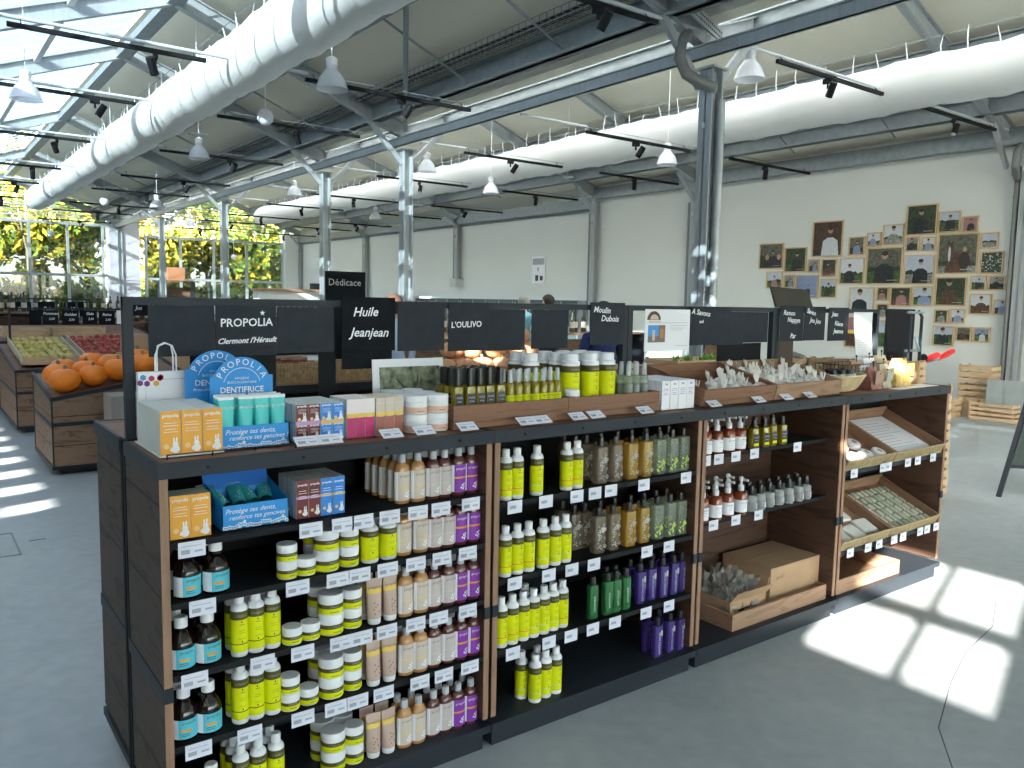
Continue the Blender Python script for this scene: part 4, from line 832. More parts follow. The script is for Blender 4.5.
# ---- third unit
fill([P_PUMP, P_PUMPR, P_PUMP, P_PUMPR], [2.125, 2.200, 2.275, 2.350], [.09, .155], .845, 'amber pump bottle', 'on third unit, upper shelf', 'amber pump bottles')
fill(P_OIL3, [2.435, 2.505, 2.57, 2.636], [.085, .135], .845, 'oil bottle with black label', 'on third unit, upper shelf', 'oil bottles on the third unit')
fill(P_PUMP, [2.12, 2.20, 2.28, 2.365], [.085, .15], .57, 'amber pump bottle', 'on third unit, lower shelf', 'amber pump bottles')
fill(P_DROP, [2.44, 2.502, 2.57, 2.64, 2.71, 2.78, 2.845], [.085, .142], .57, 'clear bottle with grey label', 'on third unit, lower shelf', 'clear hydrosol bottles')
def open_tray(x0, y0, z0, x1, y1, h, lab, m=WOODT2, th=.012, name='wooden_tray', front=None, tilt=0, cat='tray', bottom=True):
    t = thing(name, lab, cat, (x0, y0, z0)); w, d = x1-x0, y1-y0; fh = front or h
    if bottom: MB().box(th, th, 0, w-th, d-th, .008).build('tray_bottom', m, t)
    MB().box(0, 0, 0, w, th, fh).build('front_side', m, t, bev=.001); MB().box(0, d-th, 0, w, d, h).build('rear_side', m, t, bev=.001)
    for sx in (0, w-th): MB().add([(sx, th, 0), (sx+th, th, 0), (sx+th, d-th, 0), (sx, d-th, 0), (sx, th, fh), (sx+th, th, fh), (sx+th, d-th, h), (sx, d-th, h)], [(0, 3, 2, 1), (4, 5, 6, 7), (0, 1, 5, 4), (1, 2, 6, 5), (2, 3, 7, 6), (3, 0, 4, 7)]).build('end_side', m, t)
    if tilt: t.rotation_euler = (tilt, 0, 0)
    return t
open_tray(2.27, .022, .083, 2.965, .36, .072, 'long plain wooden tray at the bottom of the third unit')
def cardbox(x0, y0, z0, w, d, h, lab, open_=False, m=KRAFT, text=None, rz=0, name='cardboard_box'):
    t = thing(name, lab, 'cardboard box', (x0, y0, z0), rz); th = .004
    if not open_:
        MB().box(0, 0, 0, w, d, h).build('carton_body', m, t, bev=.002)
        MB().box(.0, -.0, h, w, d*.495, h+.003).build('flap', m, t); MB().box(0, d*.505, h, w, d, h+.004).build('flap', m, t)
    else:
        MB().box(0, 0, 0, w, th, h).box(0, d-th, 0, w, d, h).box(0, 0, 0, th, d, h).box(w-th, 0, 0, w, d, h).box(0, 0, 0, w, d, th).build('carton_body', m, t)
        MB().bar((w/2, 0, h), (w/2, -.035, h+.045), w, .004).build('flap', m, t); MB().bar((w, d/2, h), (w+.02, d/2, h+.06), d, .004).build('flap', m, t)
    if text: b = MB(); puttext(b, text, h*.12, w*.1, h*.72, -.0025, 0, align='LEFT', shear=.2); b.build('handwriting', INK, t)
    return t
cardbox(2.60, .075, .092, .38, .27, .185, 'large closed cardboard box in the tray of the third unit', text='Jus B.7')
t = cardbox(2.31, .07, .092, .255, .24, .095, 'open cardboard box with a black label, full of cellophane bags', True)
b = MB().box(.06, -.002, .02, .19, 0, .055, 0); puttext(b, 'SAVON', .016, .125, .040, -.0026, 1); puttext(b, 'NATUREL', .014, .125, .026, -.0026, 1); b.build('black_label', [BLK2, GOLD], t)
CELL = mat('cellophane', (.62, .60, .56), .08, alpha=.35)
def cello(seed, s=1, m=CELL, bodym=None):
    rd = random.Random(seed); t = thing('gift_bag', '', 'bag'); b = MB()
    b.sph((0, 0, .045*s), .045*s, (1, .75, 1), 10, 8, 0, lambda a, q: 1+.25*rd.uniform(-1, 1)); k = len(b.v)
    for i in range(7): a = i*.9; b.add([(0, 0, .075*s), (.04*s*math.cos(a), .03*s*math.sin(a), .135*s+rd.uniform(-.02, .02)*s), (.04*s*math.cos(a+.7), .03*s*math.sin(a+.7), .14*s)], [(0, 1, 2)])
    b.sm = [False]*len(b.sm); b.build('wrapping', m, t); MB().sph((0, 0, .035*s), .032*s, (1, .75, .8), 8, 6).build('filling', bodym or KRAFTD, t); return Proto(t)
CB = cello(1)
for i, (x, y) in enumerate([(2.345, .10), (2.41, .11), (2.475, .10), (2.53, .12), (2.36, .17), (2.43, .18), (2.50, .19), (2.36, .25), (2.45, .26)]):
    CB.at((x, y, .105+.025*(i > 3)), f'crinkled cellophane bag in the open cardboard box, {["front row", "middle row", "back row"][0 if i < 4 else 1 if i < 7 else 2]}, {ORD[[0,1,2,3,0,1,2,0,1][i]]}', i*.8, 'cellophane bags in the open box')
# ---- fourth unit: sloping trays with a woven front
WICK = wood('wicker_front', (.16, .12, .06), (.42, .34, .18), (40, 3, 40), .7)
def slope_tray(x0, x1, z, lab, ang=.40):
    t = thing('sloping_tray', lab, 'tray', (x0, .012, z)); w = x1-x0; d = .37; th = .010
    MB().box(th, th, 0, w-th, d, .006).build('tray_bottom', WOODT2, t)
    for sx in (0, w-th): MB().box(sx, 0, 0, sx+th, d, .055).build('end_side', WOODT2, t)
    MB().box(0, d, 0, w, d+th, .065).build('rear_side', WOODT2, t)
    b = MB().box(0, -.003, 0, w, .003, .008).box(0, -.003, .050, w, .003, .056); n = int(w/.011)
    for i in range(n): x = .003+i*(w-.014)/n; b.bar((x, 0, .006), (x+.009, 0, .052), .0055, .003, 0, (0, 1, 0))
    b.build('woven_front', [mat('wicker', (.38, .30, .16), .7, noise=.2, nscale=40)], t); MB().box(.004, .004, .008, w-.004, .006, .05).build('front_liner', WOODT2, t)
    t.rotation_euler = (ang, 0, 0); return t
ANG = .42
def on_slope(x, d, z, h=.008): return (x, .012+d*math.cos(ANG)-h*math.sin(ANG), z+d*math.sin(ANG)+h*math.cos(ANG))
for z, n in ((.690, 'upper'), (.302, 'lower')):
    slope_tray(3.035, 3.475, z, f'left sloping tray with woven front, {n} tier of rightmost unit', ANG); slope_tray(3.482, 3.975, z, f'right sloping tray with woven front, {n} tier of rightmost unit', ANG)
    tag(MB().box(3.03, .006, z-.022, 3.98, .014, z-.003).build('tray_support', BLK), f'dark rail under the {n} sloping trays', 'rail')
t = thing('soap_pack', '', 'soap'); MB().lathe([(.032, 0), (.04, .006), (.04, .022), (.034, .03), (.01, .032)], seg=14).build('wrapped_soap', WHITEP, t); MB().lathe([(.015, .0325), (.012, .0335)], seg=10).build('round_label', KRAFT, t); SP = Proto(t)
for i, (x, d) in enumerate([(3.09, .06), (3.19, .05), (3.30, .06), (3.41, .055), (3.10, .15), (3.21, .15), (3.32, .15)]): SP.at(on_slope(x, d, .69), f'round white soap pack in upper left sloping tray, {ORD[i if i < 4 else i-4]}, {ROW[0 if i < 4 else 1]}', 0, 'round white packs', (ANG, 0))
b = MB(); b.box(-.2, -.14, 0, .2, .16, .012).box(-.19, -.15, .012, .17, .12, .016)
for k in range(10): b.box(-.16, -.12+k*.024, .0161, random.uniform(.02, .14), -.117+k*.024, .0165, 1)
o = tag(b.build('paper_stack', [WHITEP, PRINT]), 'flat stack of white paper bags in the upper right sloping tray', 'paper stack'); o.location = on_slope(3.72, .19, .69); o.rotation_euler = (ANG, 0, 0)
t = thing('wrapped_soap', '', 'soap'); MB().box(-.035, -.022, 0, .035, .022, .022).build('bar', mat('soap_cream', (.60, .58, .48), .6), t, bev=.004); MB().box(-.012, -.0225, -.0002, .012, .0225, .0225).build('paper_band', mat('soap_green', (.22, .30, .18), .6), t); WS = Proto(t)
for i in range(5):
    for j in range(6): WS.at(on_slope(3.535+i*.09, .035+j*.052, .302), f'cream soap bar in lower right sloping tray, {ORD[i]}, {ROW[min(j,5)] if j<5 else "back row"}', random.uniform(-.05, .05), 'soap bars in the lower right tray', (ANG, random.uniform(-.03, .03)))
b = MB()
for i, (x, d) in enumerate([(3.12, .08), (3.25, .07), (3.38, .09), (3.15, .19), (3.30, .20)]):
    o = tag(MB().box(-.055, -.05, 0, .055, .05, .022).build('paper_pouch', mat('pouch_white', (.74, .73, .68), .7), bev=.008), f'white paper pouch in lower left sloping tray, {["front left", "front middle", "front right", "rear left", "rear right"][i]}', 'pouch', None, 'white paper pouches'); o['group'] = 'white paper pouches'; del o['kind']
    o.location = on_slope(x, d, .302); o.rotation_euler = (ANG, 0, random.uniform(-.2, .2))
open_tray(3.05, .018, .083, 3.63, .33, .072, 'plain wooden tray at the bottom of the rightmost unit')

# ---- price tags on the shelf edges
L1 = 'left unit,'
tags([.076, .389, .483, .544, .63, .724, .804, .913], .828, L1+' top shelf'); tags([.099, .35, .467, .535, .624, .718, .809, .904], .673, L1+' second shelf')
tags([.076, .251, .363, .476, .541, .622, .719, .80, .907], .486, L1+' third shelf'); tags([.082, .214, .362, .46, .528, .612, .735, .821, .918], .298, L1+' fourth shelf')
tags([1.085, 1.215, 1.352, 1.436, 1.513, 1.679, 1.909], .795, 'on second unit, top shelf', P_TAGS); tags([1.091, 1.235, 1.338, 1.441, 1.708, 1.828], .538, 'on second unit, middle shelf', P_TAGS); tags([1.089, 1.243, 1.342, 1.445, 1.554, 1.715, 1.841], .300, 'on second unit, low shelf', P_TAGS)
tags([2.095, 2.175, 2.285, 2.41, 2.72], .830, 'on third unit, upper shelf', P_TAGS, .056); tags([2.16, 2.305, 2.46], .555, 'on third unit, lower shelf', P_TAGS, .056)
tags([3.10, 3.36, 3.41, 3.60, 3.70, 3.86], .676, 'under upper sloping trays', P_TAGS); tags([3.109, 3.269, 3.37, 3.514, 3.603, 3.778, 3.853, 3.951], .288, 'under lower sloping trays', P_TAGS)
for k, x in enumerate([.385, .452, .642, .752, .906, 1.136, 1.202, 1.36, 1.444, 1.686, 2.074, 2.36, 2.555, 2.725]):
    P_TAG.at((x, .012, 1.070), f'white price tag lying on the counter edge, {NTH[k]} from left', group='price tags on the counter edge', tilt=(-1.05, 0))
# small wire fence rail at the counter edge
t = thing('wire_rail', 'thin black wire rail along the counter edge below the orange cartons', 'rail', (.03, .025, 1.052)); MB().tube([(0, 0, .012), (.33, 0, .012)], .0018, 6).build('wire', BLK, t)
for x in (0, .11, .22, .33): MB().tube([(x, 0, -.0), (x, 0, .013)], .0022, 6).build('stub', BLK, t)

# ================================================================ goods on the counter
C = 1.052
for j in range(7):
    for i in range(3): P_OR.at((.049+.0515*i, .080+.0355*j, C+.004), f'orange medicine carton on the counter, {["left", "middle", "right"][i]} column, {NTH[j]} from front', 0, 'orange cartons on the counter')
MB_ = MB().box(.02, .058, C, .180, .33, C+.003); tag(MB_.build('carton_liner', CARTW), 'thin white card liner under the block of orange cartons', 'liner')
# white paper bag with honeycomb print and twisted handles
t = thing('paper_bag', 'white paper bag with coloured hexagons and looped handles on the counter', 'bag', (.112, .352, C))
MB().box(-.075, -.006, 0, .082, .018, .190).build('bag_body', WHITEP, t); b = MB()
HEX = [(-.062, .175, 0), (-.052, .158, 1), (-.040, .172, 2), (-.028, .158, 3), (-.018, .172, 4), (-.016, .175, 2), (-.07, .160, 1), (.06, .085, 3)]
for x, z, c in HEX: b.add([(x+.0085*math.cos(PI/6+PI/3*i), -.0068, z+.0085*math.sin(PI/6+PI/3*i)) for i in range(6)], [tuple(range(6))], c)
b.box(-.01, -.0068, .168, .07, -.0062, .1692, 5).box(-.056, -.0068, .08, -.0555, -.0062, .15, 5)
b.build('honeycomb_print', [mat('hex_blue', (.08, .25, .45), .6), mat('hex_purple', (.16, .03, .18), .6), mat('hex_red', (.55, .03, .08), .6), mat('hex_gold', (.70, .42, .08), .6), mat('hex_crimson', (.6, .02, .08), .6), PRINT], t)
for yy in (.0, .013):
    MB().tube([(-.028+yy*.6, yy, .185), (-.028+yy*.6, yy, .235), (-.018, yy, .262), (0, yy, .270), (.018, yy, .262), (.028-yy*.4, yy, .235), (.028-yy*.4, yy, .185)], .0022, 8).build('handle', WHITEP, t)
dent_box(.270, .078, C, .185, .11, .062, 'blue toothpaste display box with PROPOLIA DENTIFRICE header on the counter', True, .235, '')
dent_box(.235, .20, C, .185, .10, .062, 'second blue toothpaste display box half hidden behind the first', True, .25, '')
for j, y in enumerate((.100, .130, .160)):
    for i in range(4): P_AQ.at((.200+.046*i, y, C+.012), f'aqua toothpaste tube in the front blue display box, {ORD[i]}, {ROW[j]}', 0, 'aqua toothpaste tubes', (.05, random.uniform(-.04, .04)))
for i, (P, n, q) in enumerate([(P_RD, 'wine-red', 'left'), (P_RD, 'wine-red', 'right'), (P_BL, 'azure blue', 'left'), (P_BL, 'azure blue', 'right')]):
    for j in range(5):
        for k in range(2): P.at((.404+.0365*i, .105+.0335*j, C+.055*k), f'small {n} carton, {q} column, {["lower", "upper"][k]}, {NTH[j]} from front, on counter', 0, 'small cartons on the counter')
for i, (x, m, n) in enumerate([(.422, LILAC, 'lilac'), (.495, GOLD, 'gold')]): tag(MB().box(x-.036, .0875, C+.048, x+.036, .089, C+.060).build('paper_strip', m), f'{n} paper strip across the small cartons on the counter', 'strip')
for j in range(4):
    for i in range(3):
        P_PK.at((.552+.0295*i, .098+.030*j, C), f'pink balm carton on the counter, {["left", "middle", "right"][i]} column, {NTH[j]} from front', 0, 'pink balm cartons')
        P_PE.at((.644+.0305*i, .094+.031*j, C), f'yellow-topped balm carton on the counter, {["left", "middle", "right"][i]} column, {NTH[j]} from front', 0, 'yellow balm cartons')
P_WJ = jar(.036, .056, (PEACH, WHITE), 'balm_jar', lidh=.018)
for j in range(3):
    for i in range(2):
        for k in range(2): P_WJ.at((.772+.076*i, .098+.077*j, C+.057*k), f'white jar with peach label on the counter, {["left", "right"][i]} column, {["lower", "upper"][k]}, {ROW[j]}', 0, 'white balm jars')
for i, x in enumerate((.58,)): pass
# leaning olive-tree picture
t = thing('photo_card', 'white card with an olive tree photo leaning behind the balm jars', 'picture', (.895, .345, C)); MB().box(-.137, -.003, 0, .137, .001, .205).build('mount', WHITEP, t)
TREEP = mat('olive_print', (.20, .23, .15), .7, noise=.85, nscale=38); b = MB().box(-.112, -.0036, .02, .122, -.003, .178, 0); b.build('photo', TREEP, t); b = MB()
b.tube([(-.01, -.004, .03), (.0, -.004, .08), (-.03, -.004, .12), (-.05, -.004, .14)], [.008, .006, .004, .002], 5).tube([(0, -.004, .08), (.03, -.004, .12), (.035, -.004, .155)], [.005, .004, .002], 5); b.build('trunk_print', mat('trunk_print', (.10, .10, .08), .8), t); t.rotation_euler = (-.08, 0, .0)
# long wooden trays
open_tray(.888, .062, C, 1.36, .36, .075, 'wooden counter tray holding black-capped oils and small sprays, left one', WOODT); open_tray(1.362, .062, C, 1.818, .36, .075, 'wooden counter tray holding lime bottles and clear sprays, right one', WOODT)
OB = 1.104
for x0, x1, n in ((.902, 1.348, 'left'), (1.376, 1.804, 'right')): tag(MB().box(x0, .076, C+.009, x1, .346, OB).build('raised_board', WOODI), f'raised board inside the {n} long counter tray', 'board')
fill(P_OIL, [.925, .967, 1.010, 1.048, 1.088], [.098, .142, .186], OB, 'black-capped oil bottle', 'in left counter tray', 'black-capped oil bottles', .05)
fill(P_SPRAY, [1.132, 1.167, 1.202, 1.237, 1.272, 1.305, 1.333], [.096, .132], OB+.002, 'small lime-labelled spray', 'in left counter tray', 'lime-labelled sprays', .1)
P_BIG = lime_bottle(.170, .034, None, 'lotion_bottle', flip=True)
fill(P_BIG, [1.442, 1.530, 1.618], [.145, .220, .295], OB, 'big lime bottle, wide white cap,', 'in right counter tray', 'big lime bottles', .15)
fill(P_BIG, [1.312], [.22, .295], OB, 'big lime bottle behind the sprays', 'in left counter tray', 'big lime bottles', .15)
stack(P_JS, 1.40, .09, OB, 1, 0, 'small jar lying between sprays and big lime bottles on the counter', JG)
fill(P_CSPR, [1.685, 1.728, 1.772], [.10, .14, .18], OB+.003, 'clear spray bottle', 'in right counter tray', 'clear spray bottles', .1)
P_WC = carton(.045, .040, .112, WHITEP, WHITEP, 'white_carton', None, 'Gel', bunny=False); P_WC.all[0].children[0].data.materials[0] = PURP
for j in range(5):
    for i in range(4): P_WC.at((1.852+.047*i, .082+.042*j, C), f'slim white carton on the counter, {["first", "second", "third", "fourth"][i]} column, {NTH[j]} from front', 0, 'slim white cartons')
# tilted trays of wrapped soaps
for x0, x1, n in ((2.035, 2.50, 'left'), (2.505, 3.0, 'right')): open_tray(x0, .036, C+.004, x1, .37, .09, f'tilted wooden tray of white wrapped soaps, {n} of two', WOODT2 if n != 'left' else WOODT, front=.068, tilt=.17)
PK = mat('organza_white', (.76, .74, .70), .7)
def pouch(seed):
    rd = random.Random(seed); t = thing('soap_pouch', '', 'pouch'); b = MB(); b.sph((0, 0, .016), .036, (1.1, .8, .42), 12, 6, 0, lambda a, q: 1+.12*rd.uniform(-1, 1)); b.build('pouch_body', PK, t); b = MB()
    for i in range(13): a = rd.uniform(0, 6.3); b.add([(-.004, .02, .024), (.004, .02, .024), (.004+.014*math.cos(a), .03+.01*math.sin(a), .045+rd.uniform(0, .018)), (-.006+.014*math.cos(a), .03+.01*math.sin(a), .048+rd.uniform(0, .015))], [(0, 1, 2, 3)])
    b.build('gathered_top', PK, t); MB().box(-.014, -.016, .0285, .014, .006, .030).build('tiny_label', mat('pouch_label', (.45, .33, .33), .7), t); return Proto(t)
PO = [pouch(1), pouch(2)]
for ti, (x0, x1, n, nx) in enumerate(((2.035, 2.50, 'left', 6), (2.505, 3.0, 'right', 7))):
    for j in range(4):
        for i in range(nx):
            if ti == 0 and (j > 1 + (i > 3) or (i < 2 and j == 1)): continue
            d = .055+.075*j; x = x0+.045+(x1-x0-.09)*i/(nx-1)
            o = PO[(i+j) % 2].at((x, .036+d*.985-.01, C+.016+d*.17+(.014 if (i+j) % 2 else 0)), f'white soap pouch in the {n} tilted tray, {ORD[i]}, {ROW[j]}', random.uniform(-.5, .5), 'white soap pouches', (.17+random.uniform(-.1, .1), random.uniform(-.15, .15))); o.scale = (1.0, 1.0, 1.25)
# wicker boat basket
t = thing('wicker_basket', 'pale wicker boat-shaped basket at the front of the rightmost unit counter', 'basket', (3.17, .15, C))
b = MB()
for k in range(12):
    z = .004+k*.0062; s = .55+.45*(k/11)**.6; pts = [(.17*s*math.cos(2*PI*i/28), .10*s*math.sin(2*PI*i/28), z+.0015*math.sin(i*3+k*PI)) for i in range(29)]; b.tube(pts, .0036, 6, cap=False)
b.build('woven_wall', mat('pale_wicker', (.56, .44, .26), .7, noise=.15, nscale=40), t); MB().lathe([(.09, 0), (.10, .006)], sx=1, sy=.6, seg=20).build('basket_bottom', MATS['pale_wicker'], t)
b = MB(); b.tube([(.172*math.cos(2*PI*i/28), .102*math.sin(2*PI*i/28), .077) for i in range(29)], .0055, 6, cap=False); b.build('rim', MATS['pale_wicker'], t)
t = thing('balm_tin', '', 'jar'); MB().lathe([(.017, 0), (.018, .002), (.018, .028)], seg=14).build('pot', WHITE, t); MB().lathe([(.019, .028), (.019, .046), (.017, .048)], seg=14).build('lid', BLK2, t); BT = Proto(t)
for i, (x, y) in enumerate([(3.09, .13), (3.14, .115), (3.20, .11), (3.25, .125), (3.12, .17), (3.18, .165), (3.23, .17)]): BT.at((x, y, C+.056), f'tiny black-lidded pot in the wicker basket, {ORD[i if i < 4 else i-4]}, {ROW[0 if i < 4 else 1]}', 0, 'tiny black-lidded pots')
tag(MB().box(3.05, .11, C+.012, 3.29, .19, C+.055).build('basket_filling', KRAFT, bev=.01), 'kraft padding inside the wicker basket', 'padding')
# paper and cellophane bags with clips and hanging kraft labels
def clipbag(x, y, w, h, m, tm, lab, rz=0, tx=0):
    t = thing('clip_bag', lab, 'bag', (x, y, C), rz); rd = random.Random(int(x*1000)); n = 6; b = MB(); v = []; f = []
    for j in range(n+1):
        k = j/n; hw = w/2*(1-.15*k+.05*math.sin(j*2)); hd = .035*(1-k*.9)+.002
        for (sx, sy) in ((-1, -1), (-.3, -1.15), (.3, -1.15), (1, -1), (1, 1), (-1, 1)): v.append((sx*hw+rd.uniform(-.003, .003), sy*hd+rd.uniform(-.003, .003), h*k))
    for j in range(n):
        for i in range(6): q = (i+1) % 6; f.append((j*6+i, j*6+q, (j+1)*6+q, (j+1)*6+i))
    f.append(tuple(range(n*6, n*6+6))); b.add(v, f); b.build('bag_body', m, t)
    MB().tube([(tx, -.006, h*.6), (tx+.004, -.008, h+.01), (tx+.006, -.006, h+.022)], .0025, 6).sph((tx+.006, -.006, h+.024), .006, seg=8, rings=5).build('clip', BLK2, t)
    b = MB().box(-.036, -.001, -.040, .036, .001, .030); b.xf(Matrix.Translation((tx, -.048, h*.62)) @ Matrix.Rotation(.12, 4, 'X') @ Matrix.Rotation(rd.uniform(-.2, .2), 4, 'Y')); b.build('hanging_label', tm, t)
    MB().tube([(tx, -.052, h*.72), (tx, -.03, h*.8)], .004, 6).build('peg', BLK2, t); return t
clipbag(3.415, .12, .095, .11, mat('spice_bag', (.30, .12, .10), .4, noise=.4, nscale=60), mat('kraft_pinkish', (.42, .28, .20), .7), 'reddish-brown filled bag with pinkish kraft label on the right counter')
clipbag(3.53, .13, .10, .12, mat('herb_bag', (.42, .40, .30), .35, noise=.35, nscale=60), mat('grey_card', (.42, .42, .36), .7), 'herb-filled clear bag with square grey label on the right counter', .1)
clipbag(3.72, .14, .15, .145, mat('yellow_bag', (.68, .46, .14), .4, noise=.3, nscale=50), mat('yellow_card', (.80, .58, .10), .7), 'large yellow filled bag with yellow label on the right counter', 0, .03)
clipbag(3.83, .25, .10, .12, mat('mauve_bag', (.42, .36, .38), .5, noise=.3, nscale=50), WHITEP, 'mauve bag with white top behind the large yellow bag')
clipbag(3.48, .25, .11, .13, KRAFT, WHITEP, 'kraft bag in the rear row on the right counter, left one'); clipbag(3.62, .26, .12, .14, WHITEP, KRAFT, 'white paper bag in the rear row on the right counter'); clipbag(3.76, .27, .12, .15, mat('cream_bag', (.78, .68, .48), .7), KRAFT, 'cream paper bag in the rear row beside the hanging sheet')
t = thing('wire_basket', 'black wire basket behind the clip bags on the right counter', 'basket', (3.30, .20, C)); b = MB()
for z in (.0, .04, .08, .115): b.tube([(0, 0, z), (.50, 0, z), (.50, .16, z), (0, .16, z), (0, 0, z)], .0022, 5, cap=False)
b.build('hoops', BLK2, t)
for i in range(15):
    for y in (0, .16): MB().tube([(i*.0357, y, 0), (i*.0357, y, .115)], .0016, 5).build('upright_wire', BLK2, t)
for i, (x, y, w, d) in enumerate([(3.56, .03, .12, .05), (3.70, .035, .16, .05), (3.86, .06, .13, .09)]): tag(MB().box(x-w/2, y-d/2+.01, C, x+w/2, y+d/2+.01, C+.003).build('paper_note', WHITEP), f'white paper note lying on the right counter, {["left", "middle", "right"][i]} one', 'note')
cardbox(3.05, .28, C, .22, .10, .085, 'kraft box behind the wicker basket', m=KRAFT)
# things standing on the rear units
def crate(x, y, z, w, d, h, lab, rz=0, slats=3, tilt=None, m=PINE, name='wooden_crate'):
    t = thing(name, lab, 'crate', (x, y, z), rz); sh = h/slats*.64; th = .008
    for sx in (-w/2+.012, w/2-.012):
        for sy in (-d/2+.012, d/2-.012): MB().box(sx-.011, sy-.011, 0, sx+.011, sy+.011, h).build('corner_post', m, t)
    for k in range(slats):
        z0 = k*h/slats+.006
        MB().box(-w/2, -d/2-th/2, z0, w/2, -d/2+th/2, z0+sh).build('long_slat', m, t); MB().box(-w/2, d/2-th/2, z0, w/2, d/2+th/2, z0+sh).build('long_slat', m, t)
        MB().box(-w/2-th/2, -d/2, z0, -w/2+th/2, d/2, z0+sh).build('end_slat', m, t); MB().box(w/2-th/2, -d/2, z0, w/2+th/2, d/2, z0+sh).build('end_slat', m, t)
    MB().box(-w/2, -d/2, 0, w/2, d/2, .006).build('crate_bottom', m, t)
    if tilt: t.rotation_euler = (tilt[0], tilt[1], rz)
    return t
crate(3.40, .60, C, .20, .14, .13, 'small pine crate standing behind the Ramon Nappyn board', .25); crate(3.66, .62, C, .16, .12, .12, 'small pine crate standing behind the Jean Kiane Jeanne board', -.15)
crate(3.92, .60, C, .10, .16, .11, 'small pine crate at the right end of the rear counter', .1)
crate(3.945, .20, C, .085, .14, .125, 'small pine crate at the right end of the front counter', .05)
for i, (x, y, s) in enumerate([(3.52, .58, .075), (3.78, .60, .09), (3.60, .72, .08)]):
    o = tag(MB().box(-s, -.002, 0, s, .002, s*1.2).build('kraft_card', KRAFT), f'kraft card leaning on the rear counter, {["left", "middle", "right"][i]} one', 'card'); o.location = (x, y-.09, C); o.rotation_euler = (-.15, 0, .2-.2*i)
t = thing('mesh_cone', 'dark grey mesh food cover on the rear counter behind the boards', 'cover', (3.56, .70, C)); MB().lathe([(.12, .10), (.09, .13), (.03, .15), (.005, .152)], seg=18).build('cover_mesh', PIPEG, t); MB().tube([(.0, 0, .15), (0, 0, .38)], .006, 8).build('stem', BLK2, t); MB().lathe([(.11, 0), (.115, .10)], seg=18).build('pot', KRAFT, t)
# ================================================================ second island behind, with pumpkins, baskets and greens
def plank_table(x0, x1, y0, y1, h, lab, m=WOODI):
    t = thing('display_table', lab, 'table', (x0, y0, 0)); w, d = x1-x0, y1-y0
    MB().box(0, 0, h-.035, w, d, h).build('table_top', WOODT, t); MB().box(-.004, -.004, h-.045, w+.004, .004, h-.001).build('edge_strip', BLK, t)
    for x in (.02, w/2, w-.05): MB().box(x, .02, 0, x+.03, d-.02, h-.036).build('side_panel', WOODF, t)
    MB().box(.05, d/2, .05, w-.05, d/2+.02, h-.04).build('middle_panel', m, t); MB().box(.05, .02, .48, w-.05, d/2, .50).build('shelf', m, t); return t
plank_table(1.0, 3.0, 2.0, 2.62, 1.0, 'dark wooden table behind the counter carrying baskets and small pumpkins')
plank_table(3.15, 5.2, 2.1, 2.7, .93, 'dark wooden table behind the counter carrying greens and crates')
t = thing('wicker_tray', '', 'basket'); b = MB()
for k in range(9): z = .004+k*.012; s = .86+.14*k/8; hx, hy = .17*s, .11*s; b.tube([(-hx, -hy, z), (0, -hy*1.03, z), (hx, -hy, z), (hx*1.02, 0, z), (hx, hy, z), (-hx, hy, z), (-hx*1.02, 0, z), (-hx, -hy, z)], .006, 5, cap=False)
b.build('woven_wall', mat('tan_wicker', (.42, .29, .15), .7, noise=.3, nscale=50), t); MB().box(-.145, -.095, 0, .145, .095, .006).build('basket_bottom', MATS['tan_wicker'], t)
b = MB()
for i in range(18): a = -.145+.017*i; b.tube([(a, -.098, .0), (a*1.12, -.118, .112)], .0035, 5)
b.build('stake', MATS['tan_wicker'], t); WT = Proto(t)
WT.at((1.54, 2.18, 1.0), 'woven rectangular basket right of the brown goods, behind the counter', .05, 'woven baskets'); WT.at((1.20, 2.17, 1.0), 'woven rectangular basket heaped with brown goods, behind the counter', 0, 'woven baskets')
DRY = mat('dried_goods', (.24, .11, .06), .7, noise=.4, nscale=40)
for i in range(12): tag(MB().tube([(-.07, 0, 0), (.07, 0, 0)], .011, 7).build('sausage', DRY, loc=(1.13+.014*(i % 3)+.05*(i//6), 2.09+.026*(i % 6), 1.105+.02*(i//6))), f'brown dried stick lying in the left woven basket, {NTH[i]}', 'food', 'brown dried sticks')
t = thing('patterned_tin', 'blue and white patterned tin beside the woven baskets', 'tin', (1.72, 2.12, 1.0)); MB().lathe([(.05, 0), (.052, .004), (.052, .10), (.048, .105)], seg=18).build('tin_body', mat('blue_pattern', (.45, .55, .70), .4, noise=.6, nscale=40), t); MB().lathe([(.053, .098), (.053, .112), (.04, .115)], seg=18).build('lid', WHITE, t)
PUM = mat('pumpkin_pale', (.70, .38, .20), .5, noise=.12, nscale=8); PUO = mat('pumpkin_orange', (.85, .23, .012), .4, noise=.14, nscale=5); STM = mat('pumpkin_stem', (.22, .22, .10), .8)
def pump(m, r, sz, lobes, dep, name):
    t = thing(name, '', 'pumpkin'); fn = lambda a, q: (1-dep*abs(math.sin(a*lobes/2))**.6*math.sin(q)**.5) if dep else 1+.015*math.sin(5*a)
    b = MB(); b.sph((0, 0, r*sz), r, (1, 1, sz), 40, 14, 0, lambda a, q: (1-dep+dep*abs(math.cos(a*lobes/2))**.5)*(1-.12*math.exp(-((q/.45)**2)))); b.build('fruit', m, t)
    MB().tube([(0, 0, r*sz*1.7), (.004, 0, r*sz*2.05), (.012, 0, r*sz*2.15)], [r*.14, r*.10, r*.12], 7).build('stem', STM, t); return Proto(t)
PM1 = pump(PUM, .075, .72, 9, .10, 'small_pumpkin'); k = 0
